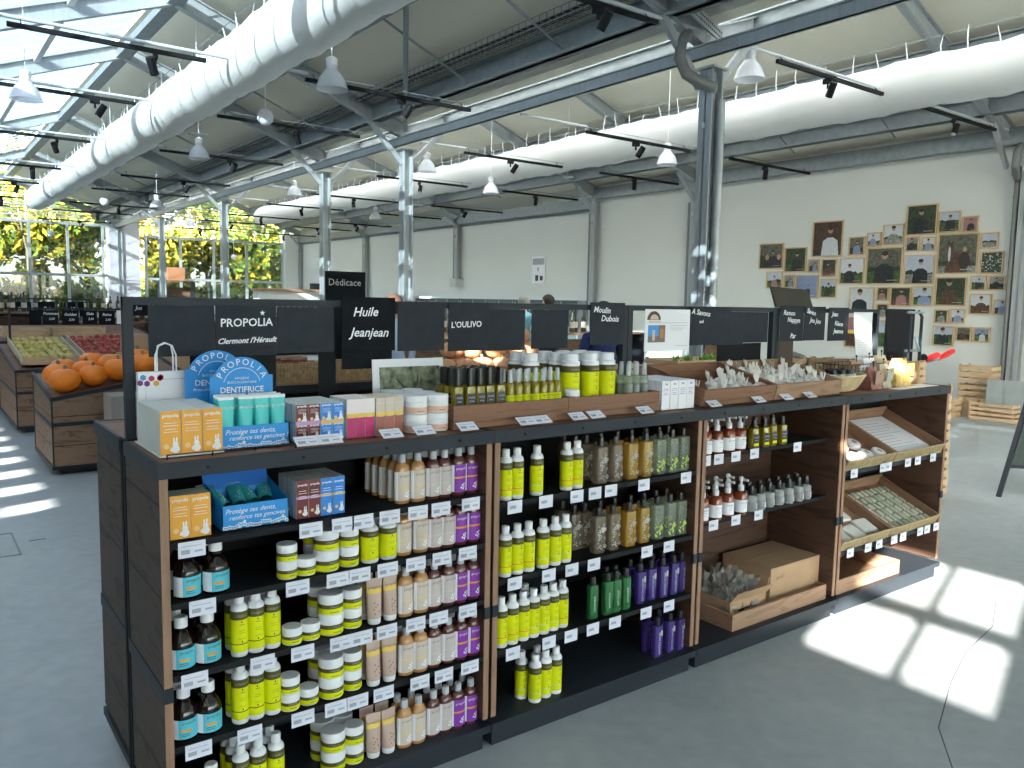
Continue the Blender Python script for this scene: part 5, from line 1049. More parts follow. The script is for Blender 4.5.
for z, pts in ((1.0, [(2.15, 2.13), (2.29, 2.11), (2.43, 2.13), (2.57, 2.10), (2.71, 2.13), (2.84, 2.15), (2.20, 2.27), (2.36, 2.27), (2.52, 2.27), (2.68, 2.28), (2.83, 2.30)]), (1.095, [(2.24, 2.19), (2.38, 2.19), (2.56, 2.18), (2.72, 2.19), (2.86, 2.22)]), (1.18, [(2.80, 2.24)])):
    for x, y in pts: PM1.at((x, y, z), f'small pale ribbed pumpkin in the heap behind the counter, {"bottom layer" if z < 1.05 else "upper layer" if z < 1.15 else "topmost"}, {ORD[min(k % 11, 11)]}', k*.7, 'small pale pumpkins'); k += 1
GRN2 = [GREEN, mat('veg_dark', (.06, .14, .08), .6, noise=.4, nscale=20), mat('veg_blue', (.08, .22, .30), .6, noise=.4, nscale=20)]
def leafy(m, seed, n=26, s=.06):
    rd = random.Random(seed); b = MB()
    for i in range(n):
        a = rd.uniform(0, 6.28); e = rd.uniform(.1, 1.3); d = Vector((math.cos(a)*math.cos(e), math.sin(a)*math.cos(e), math.sin(e))); u = d.cross(Vector((0, 0, 1))).normalized()*s*.35; L = s*rd.uniform(.9, 1.7)
        b.add([(0, 0, 0), tuple(d*L*.5+u), tuple(d*L), tuple(d*L*.5-u)], [(0, 1, 2, 3)])
    return b.build('leafy_vegetable', m)
for i, (x, y, z) in enumerate([(3.26, 2.2, .985), (3.40, 2.22, .985), (3.55, 2.2, .985), (3.70, 2.25, .985), (4.3, 2.2, .985), (4.45, 2.22, .985), (4.62, 2.2, .985), (4.78, 2.25, .985), (4.95, 2.2, .985)]):
    o = leafy(GRN2[[1, 2, 1, 2, 0, 0, 0, 0, 0][i]], i, 40, .075 if i < 4 else .06); o.location = (x, y, z); tag(o, f'{["dark", "bluish", "dark", "bluish", "bright", "bright", "bright", "bright", "bright"][i]} leafy vegetable bunch on the table behind the counter, {NTH[i]} from left', 'vegetable', 'leafy vegetable bunches')
crate(3.48, 2.28, .93, .62, .34, .11, 'low wooden crate of dark greens behind the blank boards', slats=2); crate(4.62, 2.28, .93, .80, .34, .11, 'low wooden crate of bright greens behind the paper poster', slats=2)
cardbox(5.0, 2.25, .93, .16, .25, .20, 'small brown box right of the bright greens', m=KRAFTD)
# cardboard boxes behind the paper bag
for i, (x, y, z, w, d, h) in enumerate([(1.0, 6.75, 0, .9, .6, .64), (1.30, 6.85, .645, .30, .35, .20), (1.34, 6.9, .85, .22, .3, .19), (1.62, 6.85, .645, .35, .35, .27)]):
    cardbox(x, y, z, w, d, h, ['big kraft box on the floor behind the pumpkin stand', 'kraft box behind the left frame post, lower one', 'kraft box behind the left frame post, upper one', 'kraft box behind the loops of the white paper bag'][i])
# ---- pumpkin stand with a sloping top
def stand(x0, x1, y0, y1, zc, lab, mid=.42, m=WOODF, inset=.06, ph=.05):
    """Wooden produce stand; zc gives the height of its four top corners (front left, front right, rear right, rear left)."""
    t = thing('produce_stand', lab, 'stand', (x0, y0, 0)); w, d = x1-x0, y1-y0; P = [(0, 0), (w, 0), (w, d), (0, d)]
    b = MB(); b.add([(x, y, ph) for x, y in P]+[(x, y, z-.02) for (x, y), z in zip(P, zc)], [(0, 3, 2, 1), (4, 5, 6, 7), (0, 1, 5, 4), (1, 2, 6, 5), (2, 3, 7, 6), (3, 0, 4, 7)]); b.build('body', m, t)
    b = MB()
    for i in range(4):
        (xa, ya), (xb, yb) = P[i], P[(i+1) % 4]; b.bar((xa, ya, zc[i]-.012), (xb, yb, zc[(i+1) % 4]-.012), .02, .032); f = mid/((zc[0]+.0001)); b.bar((xa, ya, mid), (xb, yb, mid+(zc[(i+1) % 4]-zc[i])*.1), .014, .03); b.bar((xa, ya, ph+.012), (xb, yb, ph+.012), .018, .028)
        b.bar((xa, ya, ph), (xa, ya, zc[i]-.01), .012, .012)
    b.build('metal_edging', BLK, t)
    b = MB(); q = .012; b.add([(x, y, z-.02) for (x, y), z in zip(P, zc)]+[(x, y, z-.012) for (x, y), z in zip(P, zc)], [(0, 3, 2, 1), (4, 5, 6, 7), (0, 1, 5, 4), (1, 2, 6, 5), (2, 3, 7, 6), (3, 0, 4, 7)]); b.build('top_board', WOODT, t)
    MB().box(inset, inset, 0, w-inset, d-inset, ph).build('plinth', BLK, t); return t
stand(.44, 1.45, 5.22, 6.30, (.625, .80, .90, .745), 'wooden produce stand with sloping top carrying big orange pumpkins', .41)
PM2 = pump(PUO, .13, .82, 8, .03, 'orange_pumpkin')
for i, (x, y, z, s) in enumerate([(.56, 5.37, .66, .95), (.77, 5.38, .70, .86), (.97, 5.40, .735, .92), (1.17, 5.42, .775, .9), (.55, 5.60, .685, .95), (.76, 5.62, .72, .88), (.97, 5.64, .76, .92), (.62, 5.84, .725, .85), (.85, 5.86, .765, .9), (1.18, 5.66, .80, .92)]):
    o = PM2.at((x, y, z-.008), f'big smooth orange pumpkin on the sloping stand, {"front row" if i < 4 else "middle row" if i in (4, 5, 6, 9) else "back row"}, {ORD[i if i < 4 else i-4 if i < 7 else 3 if i == 9 else i-7]}', i*.9, 'big orange pumpkins'); o.scale = (s, s, s)
cardbox(.80, 4.85, .0, .5, .30, .655, 'grey-brown box on the floor in front of the pumpkin stand', m=mat('grey_board', (.30, .27, .24), .8))
# ---- apple stand, further
stand(.43, 2.3, 7.62, 9.4, (.655, .72, .93, .845), 'long wooden produce stand with crates of yellow and red apples', .42)
stand(.43, 2.3, 9.45, 11.4, (.86, .86, 1.0, 1.0), 'farther wooden produce stand at the left edge of the photo', .45)
def lug(x0, x1, y0, y1, z0, z1, lab):
    t = thing('apple_crate', lab, 'crate', (x0, y0, z0)); w, d, r = x1-x0, y1-y0, z1-z0; h = .09; th = .012
    MB().add([(0, 0, 0), (w, 0, 0), (w, d, r), (0, d, r), (0, 0, .01), (w, 0, .01), (w, d, r+.01), (0, d, r+.01)], [(0, 3, 2, 1), (4, 5, 6, 7), (0, 1, 5, 4), (1, 2, 6, 5), (2, 3, 7, 6), (3, 0, 4, 7)]).build('crate_bottom', PINE, t)
    for x in (0, w-th): MB().bar((x+th/2, 0, h/2), (x+th/2, d, r+h/2), th, h).build('side_slat', mat('pale_pine', (.62, .55, .42), .7, noise=.1), t)
    MB().box(0, 0, 0, w, th, h).build('front_slat', PINE, t); MB().box(0, d-th, r, w, d, r+h).build('rear_slat', PINE, t)
lug(.50, 1.06, 7.75, 9.1, .69, .845, 'wooden crate of yellow-green apples at the left on the long stand'); lug(1.10, 1.72, 7.75, 9.1, .71, .865, 'wooden crate of red apples on the long stand')
AY = mat('apple_yellow', (.58, .50, .15), .35, noise=.2, nscale=25); AR = mat('apple_red', (.42, .06, .045), .35, noise=.45, nscale=25)
def apple(m):
    t = thing('apple', '', 'apple'); MB().sph((0, 0, .034), .036, (1, 1, .9), 12, 8, 0, lambda a, q: 1-.12*math.exp(-(q/.35)**2)).build('fruit', m, t); MB().tube([(0, 0, .058), (.004, 0, .072)], .0018, 5).build('stem', STM, t); return Proto(t)
PA, PR = apple(AY), apple(AR)
for P, x0, nm in ((PA, .56, 'yellow-green'), (PR, 1.16, 'red')):
    for j in range(13):
        for i in range(6 if nm != 'red' else 7): P.at((x0+i*.082+random.uniform(-.012, .012), 7.82+j*.088+random.uniform(-.01, .01), (.72 if nm != 'red' else .74)+j*.0102+random.uniform(0, .02)+.02*((i*3+j*5) % 3 == 0)), f'{nm} apple in its crate on the long stand, {NTH[j]} row, {ORD[i]}', 0, f'{nm} apples in the crate')
crate(.75, 9.75, .91, .5, .3, .12, 'pale wooden crate behind the yellow-green apples', slats=2); crate(1.35, 9.8, .91, .6, .3, .12, 'pale wooden crate behind the red apples', slats=2)
# sign frame of the apple stand with small boards
t = thing('sign_frame', 'black metal sign frame over the apple crates, far left', 'sign frame', (.52, 9.0, .80)); w = 1.26
for x in (0, w): MB().box(x-.012, -.012, 0, x+.012, .012, .47).build('post', BLK, t)
MB().box(0, -.012, .455, w, .012, .475).build('rail', BLK, t)
for i, (a, c, s) in enumerate([(.72, .84, ''), (.86, 1.02, 'Pommes'), (1.06, 1.24, 'Golden'), (1.28, 1.44, 'Gala'), (1.46, 1.64, 'Reine'), (1.66, 1.74, '')]):
    board(a, c, 1.075+.01*(i % 2), 1.25, f'small far chalkboard over the apples, {NTH[i]} from left', [(s, .045, 0, .11, .2, 0), ('2,50', .035, .01, .05, .2, 0)] if s else (), y=8.985, m=SLATE2 if i < 5 else WHITEP)
# further stands, shelves and boards toward the end wall
def fshelf(x, y, w, h, lab, col=WOODF, n=3):
    t = thing('market_shelf', lab, 'shelf', (x, y, 0)); d = .5
    for sx in (0, w-.03): MB().box(sx, 0, 0, sx+.03, d, h).build('side_panel', BLK, t)
    MB().box(.03, d-.02, 0, w-.03, d, h*.9).build('back_panel', col, t)
    for k in range(n): z = .12+k*(h-.14)/(n-1); MB().box(.03, 0, z, w-.03, d-.02, z+.025).build('shelf', WOODT, t)
    return t
far = [(-.4, 12.2, 1.6, 1.15, 'low brown market shelf beyond the apples, left'), (1.4, 12.4, 1.5, 1.0, 'low brown market shelf beyond the apples, right'), (3.2, 13.0, 1.4, 1.1, 'dark market shelf seen left of the counter post'), (-.2, 16.5, 2.2, 1.1, 'market shelf before the far glass, left'), (2.6, 17.0, 2.0, 1.1, 'market shelf before the far glass, middle'), (4.0, 6.5, 1.4, 1.05, 'brown market shelf behind the left blank boards'), (5.2, 10.2, 1.6, 1.05, 'brown market shelf between the second and third posts'), (6.3, 6.0, 1.6, 1.05, 'brown market shelf behind the Oulivo board'), (7.6, 12.0, 2.0, 1.1, 'brown market shelf under the white wall'), (6.4, 17.5, 2.0, 1.05, 'low brown shelf left of the Dédicace board')]
BC = [mat('far_bottle_dark', (.04, .05, .03), .3), mat('far_bottle_red', (.35, .08, .05), .4), mat('far_bottle_pale', (.55, .55, .5), .4), mat('far_bottle_gold', (.5, .32, .08), .3)]
t = thing('wine_bottle', '', 'bottle'); MB().lathe([(.035, 0), (.037, .005), (.037, .18), (.015, .22), (.014, .29), (.016, .292), (.016, .30)], seg=10).build('glass_body', BC[0], t); MB().lathe([(.038, .06), (.038, .14)], seg=10).build('label', CREAM, t); WB = Proto(t)
for si, (x, y, w, h, l) in enumerate(far):
    fshelf(x, y, w, h, l)
    for i in range(int(w/.15)):
        z = h-.005 if True else 0; WB.at((x+.08+i*.15, y+.2+random.uniform(-.05, .1), h+.006), f'dark bottle on top of the {l}, {NTH[i]}'[:90], 0, f'bottles on the {l}')
for i, (x, y, z, w, s) in enumerate([(.2, 14.0, 1.05, .3, 'Miel'), (.6, 14.0, 1.05, .3, 'Noix'), (1.0, 14.0, 1.04, .3, 'Riz'), (1.4, 14.0, 1.05, .3, 'Pain'), (1.8, 14.0, 1.05, .3, 'Vin'), (2.55, 12.6, 1.1, .3, 'Jus'), (2.95, 12.6, 1.1, .3, 'Thé')]):
    board(x, x+w, z, z+.25, f'small distant chalkboard before the far glass, {NTH[i]} from left', [(s, .09, 0, .1, .2, 0)], y=y, m=SLATE2)
for n, x0, x1, y in (('left', .1, 2.2, 14.02), ('right', 2.5, 3.3, 12.62)):
    t = thing('sign_frame', f'distant black sign frame carrying small boards, {n} one', 'sign frame', (x0, y, 0))
    for x in (0, x1-x0): MB().box(x-.012, -.012, 0, x+.012, .012, 1.36).build('post', BLK, t)
    MB().box(0, -.012, 1.335, x1-x0, .012, 1.36).build('rail', BLK, t)
for i in range(6):       # black stools before the far glass
    t = thing('bar_stool', f'black bar stool before the far glass, {NTH[i]} from left', 'stool', (1.0+i*.55, 21.0, 0), 0, 'black bar stools'); MB().lathe([(.17, .72), (.18, .75), (.17, .77)], seg=14).build('seat', BLKM, t)
    for k in range(4): a = PI/4+k*PI/2; MB().tube([(.12*math.cos(a), .12*math.sin(a), .72), (.2*math.cos(a), .2*math.sin(a), 0)], .012, 6).build('leg', BLKM, t)
    MB().tube([(-.17, .10, .76), (-.17, .12, 1.02), (.17, .12, 1.02), (.17, .10, .76)], .012, 6).build('backrest', BLKM, t)
cardbox(6.15, 24.5, 1.9, .5, .4, .4, 'terracotta box standing high beyond the two close posts', m=mat('terracotta', (.45, .20, .10), .7)); fshelf(5.9, 24.3, 1.0, 1.88, 'tall shelf carrying the terracotta box beyond the close posts')
# Dédicace board on a stand
t = thing('chalkboard', 'tall dark chalkboard reading Dédicace, standing behind the Huile Jeanjean board', 'chalkboard', (2.34, 3.9, 0)); MB().box(-.17, 0, .75, .17, .015, 1.665).build('panel', SLATE2, t); b = MB(); puttext(b, 'Dédicace', .075, -.01, 1.555, -.002, 0); b.build('chalk_writing', PALEG, t)
for x in (-.15, .15): MB().bar((x, .01, 1.0), (x*1.1, .0, 0), .025).build('leg', BLK, t)
MB().bar((0, .02, 1.3), (0, .4, 0), .025).build('leg', BLK, t)
t = thing('counter_desk', 'pale wooden desk top with a black till left of the Dédicace board', 'desk', (7.2, 19.6, 0)); MB().box(0, 0, 1.60, 2.2, .5, 1.68).build('desk_top', WOODT2, t); MB().box(.03, .05, 0, 2.15, .45, 1.6).build('desk_body', WALLM, t); MB().box(1.6, .1, 1.68, 1.9, .3, 1.85).build('till', BLKM, t)
# dark refrigerated cases under the rear white wall
FG = mat('case_dark', (.05, .06, .06), .3); t = None
for i in range(3):
    y = 12.0+i*2.5; t = thing('refrigerated_case', f'dark glass-fronted refrigerated case under the white wall, {NTH[i]} from the viewer', 'fridge', (11.95, y, 0), 0, 'refrigerated cases')
    MB().box(0, 0, 0, .62, 2.42, 1.5).build('case_body', FG, t); b = MB()
    for k in range(4): b.box(-.01, .04+k*.6, .1, .0, .60+k*.6, 1.45)
    b.build('glass_door', mat('case_glass', (.12, .16, .16), .1), t); b = MB()
    for k in range(5): b.box(-.025, .0+k*.6, .08, -.008, .03+k*.6, 1.48)
    b.build('door_frame', GALVD, t)
# ---- framed photographs on the right wall
FRM = [(6.9, 2.34, .51, .46), (6.4, 2.26, .44, .44), (5.81, 2.59, .57, .6), (6.04, 2.15, .22, .23), (6.81, 1.92, .34, .31), (6.5, 1.89, .21, .24), (6.15, 1.80, .45, .42), (5.75, 2.11, .29, .31), (5.74, 1.77, .31, .33), (5.34, 2.05, .44, .44), (5.28, 2.45, .29, .31), (4.99, 2.54, .25, .23), (4.8, 2.12, .6, .59), (4.68, 2.6, .35, .33), (4.25, 2.8, .48, .47), (4.37, 2.44, .22, .24), (4.12, 2.43, .22, .22), (4.24, 2.05, .47, .46), (3.84, 2.74, .33, .32), (3.54, 2.69, .24, .24), (3.69, 2.27, .59, .6), (3.26, 2.44, .25, .24), (3.21, 2.13, .32, .33), (3.75, 1.72, .46, .44), (3.37, 1.84, .23, .23), (3.12, 1.84, .24, .22), (3.32, 1.54, .31, .31), (3.04, 1.5, .19, .23), (5.14, 1.57, .44, .44), (4.79, 1.68, .2, .23), (4.78, 1.42, .21, .23), (4.5, 1.64, .34, .31), (4.16, 1.65, .32, .31), (3.86, 1.35, .22, .22), (3.62, 1.36, .22, .22), (3.81, 1.06, .32, .31), (3.52, 1.1, .23, .23), (3.27, 1.1, .24, .23), (4.82, 1.05, .3, .45), (5.2, 1.06, .40, .51)]
S_ = {'sky': (.40, .47, .56), 'grey': (.22, .23, .22), 'dark': (.022, .025, .028), 'green': (.06, .11, .035), 'dgreen': (.032, .05, .028), 'wood': (.06, .032, .02), 'pink': (.33, .17, .18), 'forest': (.10, .105, .075), 'white': (.52, .56, .60), 'brown': (.09, .05, .032), 'blue': (.20, .26, .40)}
# sky colour, ground colour, clothes colour, horizon height, person size, what
PH = [('forest', 'dgreen', 'dark', .4, .9, 'a group in dark clothes before trees'), ('dgreen', 'green', 'dark', .3, 1.1, 'a dark-dressed person before leaves'), ('wood', 'dark', 'white', .2, 1.2, 'a man in white shirt against wood'), ('grey', 'dgreen', 'blue', .4, .9, 'a small blue figure'), ('sky', 'green', 'pink', .4, .9, 'a pink-dressed figure in a field'), ('grey', 'green', 'blue', .4, .8, 'a blue-jacketed figure'), ('blue', 'blue', 'dark', .1, .5, 'a tiny dark figure against blue sky'), ('dgreen', 'brown', 'brown', .4, 1, 'a brown-dressed figure in a wood'), ('sky', 'green', 'dgreen', .5, 1, 'a green-dressed figure in a meadow'), ('white', 'green', 'dark', .35, 1, 'a dark figure under white sky'), ('forest', 'dark', 'blue', .4, 1, 'a blue figure among trunks'), ('white', 'brown', 'blue', .3, 1.1, 'a blue figure before white sky'), ('forest', 'green', 'dark', .35, 1.3, 'a woman in a black coat before poplars'), ('white', 'grey', 'grey', .3, 1.5, 'a close dark-haired head'), ('dgreen', 'dgreen', 'dark', .3, 1.2, 'a dim bearded figure before dark leaves'), ('grey', 'dgreen', 'dark', .4, 1.2, 'a small dark portrait'), ('white', 'green', 'blue', .4, 1.2, 'a small pale portrait'), ('sky', 'grey', 'dark', .35, 1.2, 'a dark figure before dark hills'), ('sky', 'green', 'dark', .5, 1.1, 'a dark figure in bright green field'), ('pink', 'pink', 'dark', .3, 1, 'a dark figure on pink ground'), ('forest', 'grey', 'brown', .2, 1.2, 'a brown horse with white blaze'), ('sky', 'grey', 'grey', .4, .8, 'a pale shed scene'), ('dgreen', 'dgreen', 'white', .6, .9, 'white blossoms over green'), ('dgreen', 'green', 'brown', .3, 1.5, 'a man with crossed arms in purple shirt'), ('sky', 'green', 'dark', .45, 1, 'a dark figure in a small field view'), ('grey', 'dark', 'dark', .45, 1.1, 'a dark machine and figure'), ('white', 'brown', 'brown', .35, 1.2, 'a red-brown dressed figure'), ('sky', 'dgreen', 'blue', .35, 1.2, 'a blue-dressed figure at the right edge'), ('white', 'white', 'dark', .1, 1.5, 'a black-dressed young man on white'), ('dgreen', 'green', 'pink', .4, 1.1, 'a small red-dressed figure'), ('dgreen', 'dark', 'grey', .4, 1.1, 'a small grey figure in shade'), ('dgreen', 'brown', 'pink', .4, 1.3, 'a pink-topped figure in bushes'), ('sky', 'green', 'blue', .4, 1.6, 'a large blue-shirted figure'), ('dgreen', 'dgreen', 'grey', .4, 1.3, 'a grey figure among plants'), ('white', 'brown', 'blue', .3, 1.3, 'a dark blue figure on white'), ('sky', 'green', 'dark', .45, 1.6, 'a laughing capped figure before fields'), ('forest', 'dark', 'brown', .5, .9, 'small figures on dark ground'), ('blue', 'green', 'white', .45, .9, 'white shapes under blue sky'), ('sky', 'green', 'dgreen', .55, .8, 'green hills'), ('pink', 'brown', 'brown', .45, .6, 'a pink and yellow sunset')]
SKIN = mat('print_skin', (.42, .27, .20), .7); HAIRP = mat('print_hair', (.04, .03, .025), .7)
PM = {k: mat('photo_'+k, v, .35, noise=.6 if k not in ('sky', 'blue', 'white', 'pink') else .08, nscale=34) for k, v in S_.items()}
for i, ((cy, cz, w, h), (sk, gr, cl, hz, ps, what)) in enumerate(zip(FRM, PH)):
    s = max(.2, w-.012); h = h-.012 if i != 38 else .43
    if i in (38, 39): s = w
    sz = 'large' if s > .4 else 'medium' if s > .27 else 'small'
    t = thing('framed_photo', f'{sz} oak-framed photo of {what}, on the right wall', 'picture', (11.975, cy, cz), -PI/2, 'oak-framed photographs')
    # local frame: x runs along the wall (to the right as seen), -y faces the room
    b = MB(); f = .019; a, c = s/2, h/2
    b.box(-a, -.025, c-f, a, 0, c).box(-a, -.025, -c, a, 0, -c+f).box(-a, -.025, -c+f, -a+f, 0, c-f).box(a-f, -.025, -c+f, a, 0, c-f); b.build('frame', FRAMEW, t)
    b = MB(); y = -.012; hl = -c+h*hz; a -= f; c -= f
    b.add([(-a, y, hl), (a, y, hl), (a, y, c), (-a, y, c)], [(0, 1, 2, 3)], 0); b.add([(-a, y, -c), (a, y, -c), (a, y, hl), (-a, y, hl)], [(0, 1, 2, 3)], 1)
    if i == 39: b.add([(-a, y-.001, hl), (a, y-.001, hl), (a, y-.001, hl+.06), (-a, y-.001, hl+.06)], [(0, 1, 2, 3)], 5)
    rd = random.Random(i)
    if gr in ('green', 'dgreen', 'grey', 'brown') and i not in (38, 39, 28):       # tree line at the horizon
        pts = [(-a, hl)]+[(-a+2*a*k/9, hl+h*rd.uniform(.03, .16)) for k in range(10)]+[(a, hl)]; b.add([(x, y-.0006, z) for x, z in pts], [tuple(range(len(pts)))], 6)
    if i == 22:
        for q in range(60): x0, z0, r0 = rd.uniform(-a, a)*.93, rd.uniform(-c, c)*.93, rd.uniform(.004, .013); b.add([(x0-r0, y-.001, z0), (x0, y-.001, z0-r0), (x0+r0, y-.001, z0), (x0, y-.001, z0+r0)], [(0, 1, 2, 3)], 8)
    if ps and i not in (21, 22, 38, 39):
        k = ps*h*.36; cx = rd.uniform(-.1, .1)*s; top = min(c-h*.06, -c+h*.28+k*1.15)
        body = [(-.62, -9), (-.60, -1.2), (-.52, -.55), (-.2, -.34), (.2, -.34), (.52, -.55), (.60, -1.2), (.62, -9)]
        r = k*.30; P_ = [(max(-a, min(a, cx+x*k)), max(-c, top-r+z*k)) for x, z in body]; b.add([(x, y-.0012, z) for x, z in P_], [tuple(range(8))], 2)
        def ell(px, pz, rx, rz_, yy, mi): b.add([(px+rx*math.cos(2*PI*q/14), yy, pz+rz_*math.sin(2*PI*q/14)) for q in range(14)], [tuple(range(14))], mi)
        if i == 20:
            ell(-.10, .04, .055, .13, y-.0018, 2); ell(-.115, .0, .020, .11, y-.0024, 8); b.add([(-.155, y-.002, .12), (-.14, y-.002, .20), (-.11, y-.002, .15)], [(0, 1, 2)], 2); b.add([(-.10, y-.002, .15), (-.06, y-.002, .20), (-.06, y-.002, .12)], [(0, 1, 2)], 2); ell(.10, .06, .028, .036, y-.002, 3); ell(.10, -.10, .08, .13, y-.0019, 4)
        else: ell(cx, top-r*.5, r*.62, r*.78, y-.0018, 3); ell(cx, top-r*.12, r*.66, r*.46, y-.0022, 4)
        if i == 0: ell(cx-.12, -.02, .04, .05, y-.002, 3); ell(cx-.12, -.12, .07, .09, y-.0014, 2); ell(cx+.12, -.02, .04, .05, y-.002, 3); ell(cx+.12, -.12, .07, .09, y-.0014, 2)
        b.box(a-s*.38, y-.003, -c+h*.07, a-s*.08, y-.0026, -c+h*.085, 7)
    b.build('photograph', [PM[sk], PM[gr], PM[cl], SKIN, HAIRP, YELL, PM['dgreen'], PALEG, PM['white']], t)

# ---- hand truck, dark panel, crates, metal sheet
t = thing('dark_panel', 'tall matte black panel standing on the floor before the framed photographs', 'panel', (8.42, 2.62, 0)); MB().box(-.16, -.02, 0, .16, .02, 1.45).build('panel_board', BLKM, t); MB().box(-.18, -.12, 0, .18, .12, .02).build('foot', BLKM, t); t.rotation_euler = (0, 0, -.55)
t = thing('hand_truck', 'grey hand truck with red-gripped handles behind the right end of the counter', 'hand truck', (7.45, 1.95, 0), 0)
for x in (-.11, .11): MB().tube([(x, 0, .12), (x, 0, 1.38), (x*.8, .03, 1.44)], .016, 8).build('upright', BLK, t)
for z in (.3, .7, 1.05, 1.42): MB().tube([(-.15, .01, z), (.15, .01, z)], .012, 8).build('crossbar', GALVD, t)
MB().box(-.2, -.25, .02, .2, 0, .035).build('toe_plate', GALV, t)
for x in (-.19, .19): b = MB().lathe([(.11, -.02), (.12, -.01), (.12, .01), (.11, .02)], seg=18); b.xf(Matrix.Translation((x, .08, .12)) @ Matrix.Rotation(PI/2, 4, 'Y')); b.build('wheel', BLKM, t)
for pts, g in (([(0, 0, 1.18), (.12, 0, 1.02), (.27, 0, .955)], [(.24, 0, .950), (.36, 0, .972), (.48, 0, .995)]), ([(0, .05, .92), (.3, .05, .915), (.66, .05, .955)], [(.62, .05, .95), (.76, .05, .985), (.90, .05, 1.02)])):
    hd = MB().tube(pts, .013, 8).build('handle', GALVD, t); MB().tube(g, [.022, .032, .03], 10).build('red_grip', mat('grip_red', (.70, .02, .02), .4), hd)
b = MB().sph((.16, -.02, .97), .045, (1, .8, 1), 10, 8); b.build('clamp', BLKM, t)
for i, (x, y, z, w, d, h, rz, l) in enumerate([(11.4, 3.02, .20, .30, .42, .25, .1, 'pine crate at the wall, middle of the left stack'), (11.4, 3.02, .46, .30, .42, .25, 0, 'pine crate at the wall, topmost of the left stack'), (11.4, 3.04, 0, .30, .50, .19, 0, 'low pine crate at the wall, bottom of the left stack'), (10.95, 3.22, 0, .26, .30, .26, .05, 'pine crate standing left of the wall stack'), (11.15, 2.66, 0, .36, .55, .12, .06, 'flat pine crate on the floor below the metal sheet'), (11.15, 2.66, .125, .36, .55, .12, -.05, 'second flat pine crate, lying on the one below the metal sheet')]): crate(x, y, z, w, d, h, l, rz, 3 if h > .2 else 2)
for k in range(4): crate(5.88, 1.1, .222*k, .42, .34, .212, f'pine crate stacked right behind the end of the counter, {["bottom", "second", "third", "topmost"][k]} one', .03*k)
o = tag(MB().box(-.26, -.004, 0, .26, .004, .40).build('metal_sheet', mat('zinc_sheet', (.42, .46, .46), .35, .5, noise=.1, nscale=6)), 'greenish-grey metal sheet leaning on the flat crates near the wall post', 'metal sheet'); o.location = (11.12, 2.52, .14); o.rotation_euler = (-.10, 0, -1.35)
# A-frame board at the right edge
t = thing('sandwich_board', 'dark green A-frame chalkboard cut by the right edge of the photo', 'sign', (6.52, .50, 0), 0)
A0, A1 = Vector((-.17, .15, 0)), Vector((.33, -.42, 0)); ap = Vector((.98, .15, 1.05)); dn = (A1-A0)
q = [A0+Vector((0, 0, 0)), A1, A1+ap, A0+ap]
for a, c in ((q[0], q[3]), (q[1], q[2])): MB().bar(a, c, .035, .025).build('leg', BLK, t)
f = lambda u, v: q[0]+dn*u+ap*v
b = MB(); nrm = dn.cross(ap).normalized()*.008
P4 = [f(.03, .22), f(.97, .22), f(.97, .98), f(.03, .98)]; b.add([p-nrm for p in P4]+[p+nrm for p in P4], [(0, 3, 2, 1), (4, 5, 6, 7), (0, 1, 5, 4), (1, 2, 6, 5), (2, 3, 7, 6), (3, 0, 4, 7)]); b.build('board_panel', mat('green_slate', (.03, .05, .04), .6), t)
for v in (.21, .99): MB().bar(f(0, v), f(1, v), .03, .03).build('cross_rail', BLK, t)
for a in (A0, A1): MB().bar(a+ap, a+Vector((1.5, .5, 0)), .03, .02).build('rear_leg', BLK, t)
b = MB()
for k in range(5): p, r = f(.12, .75-.09*k), f(.5+.06*(k % 3), .75-.09*k); b.bar(p-nrm*1.4, r-nrm*1.4, .012, .012)
b.build('chalk_writing', CHALK, t)

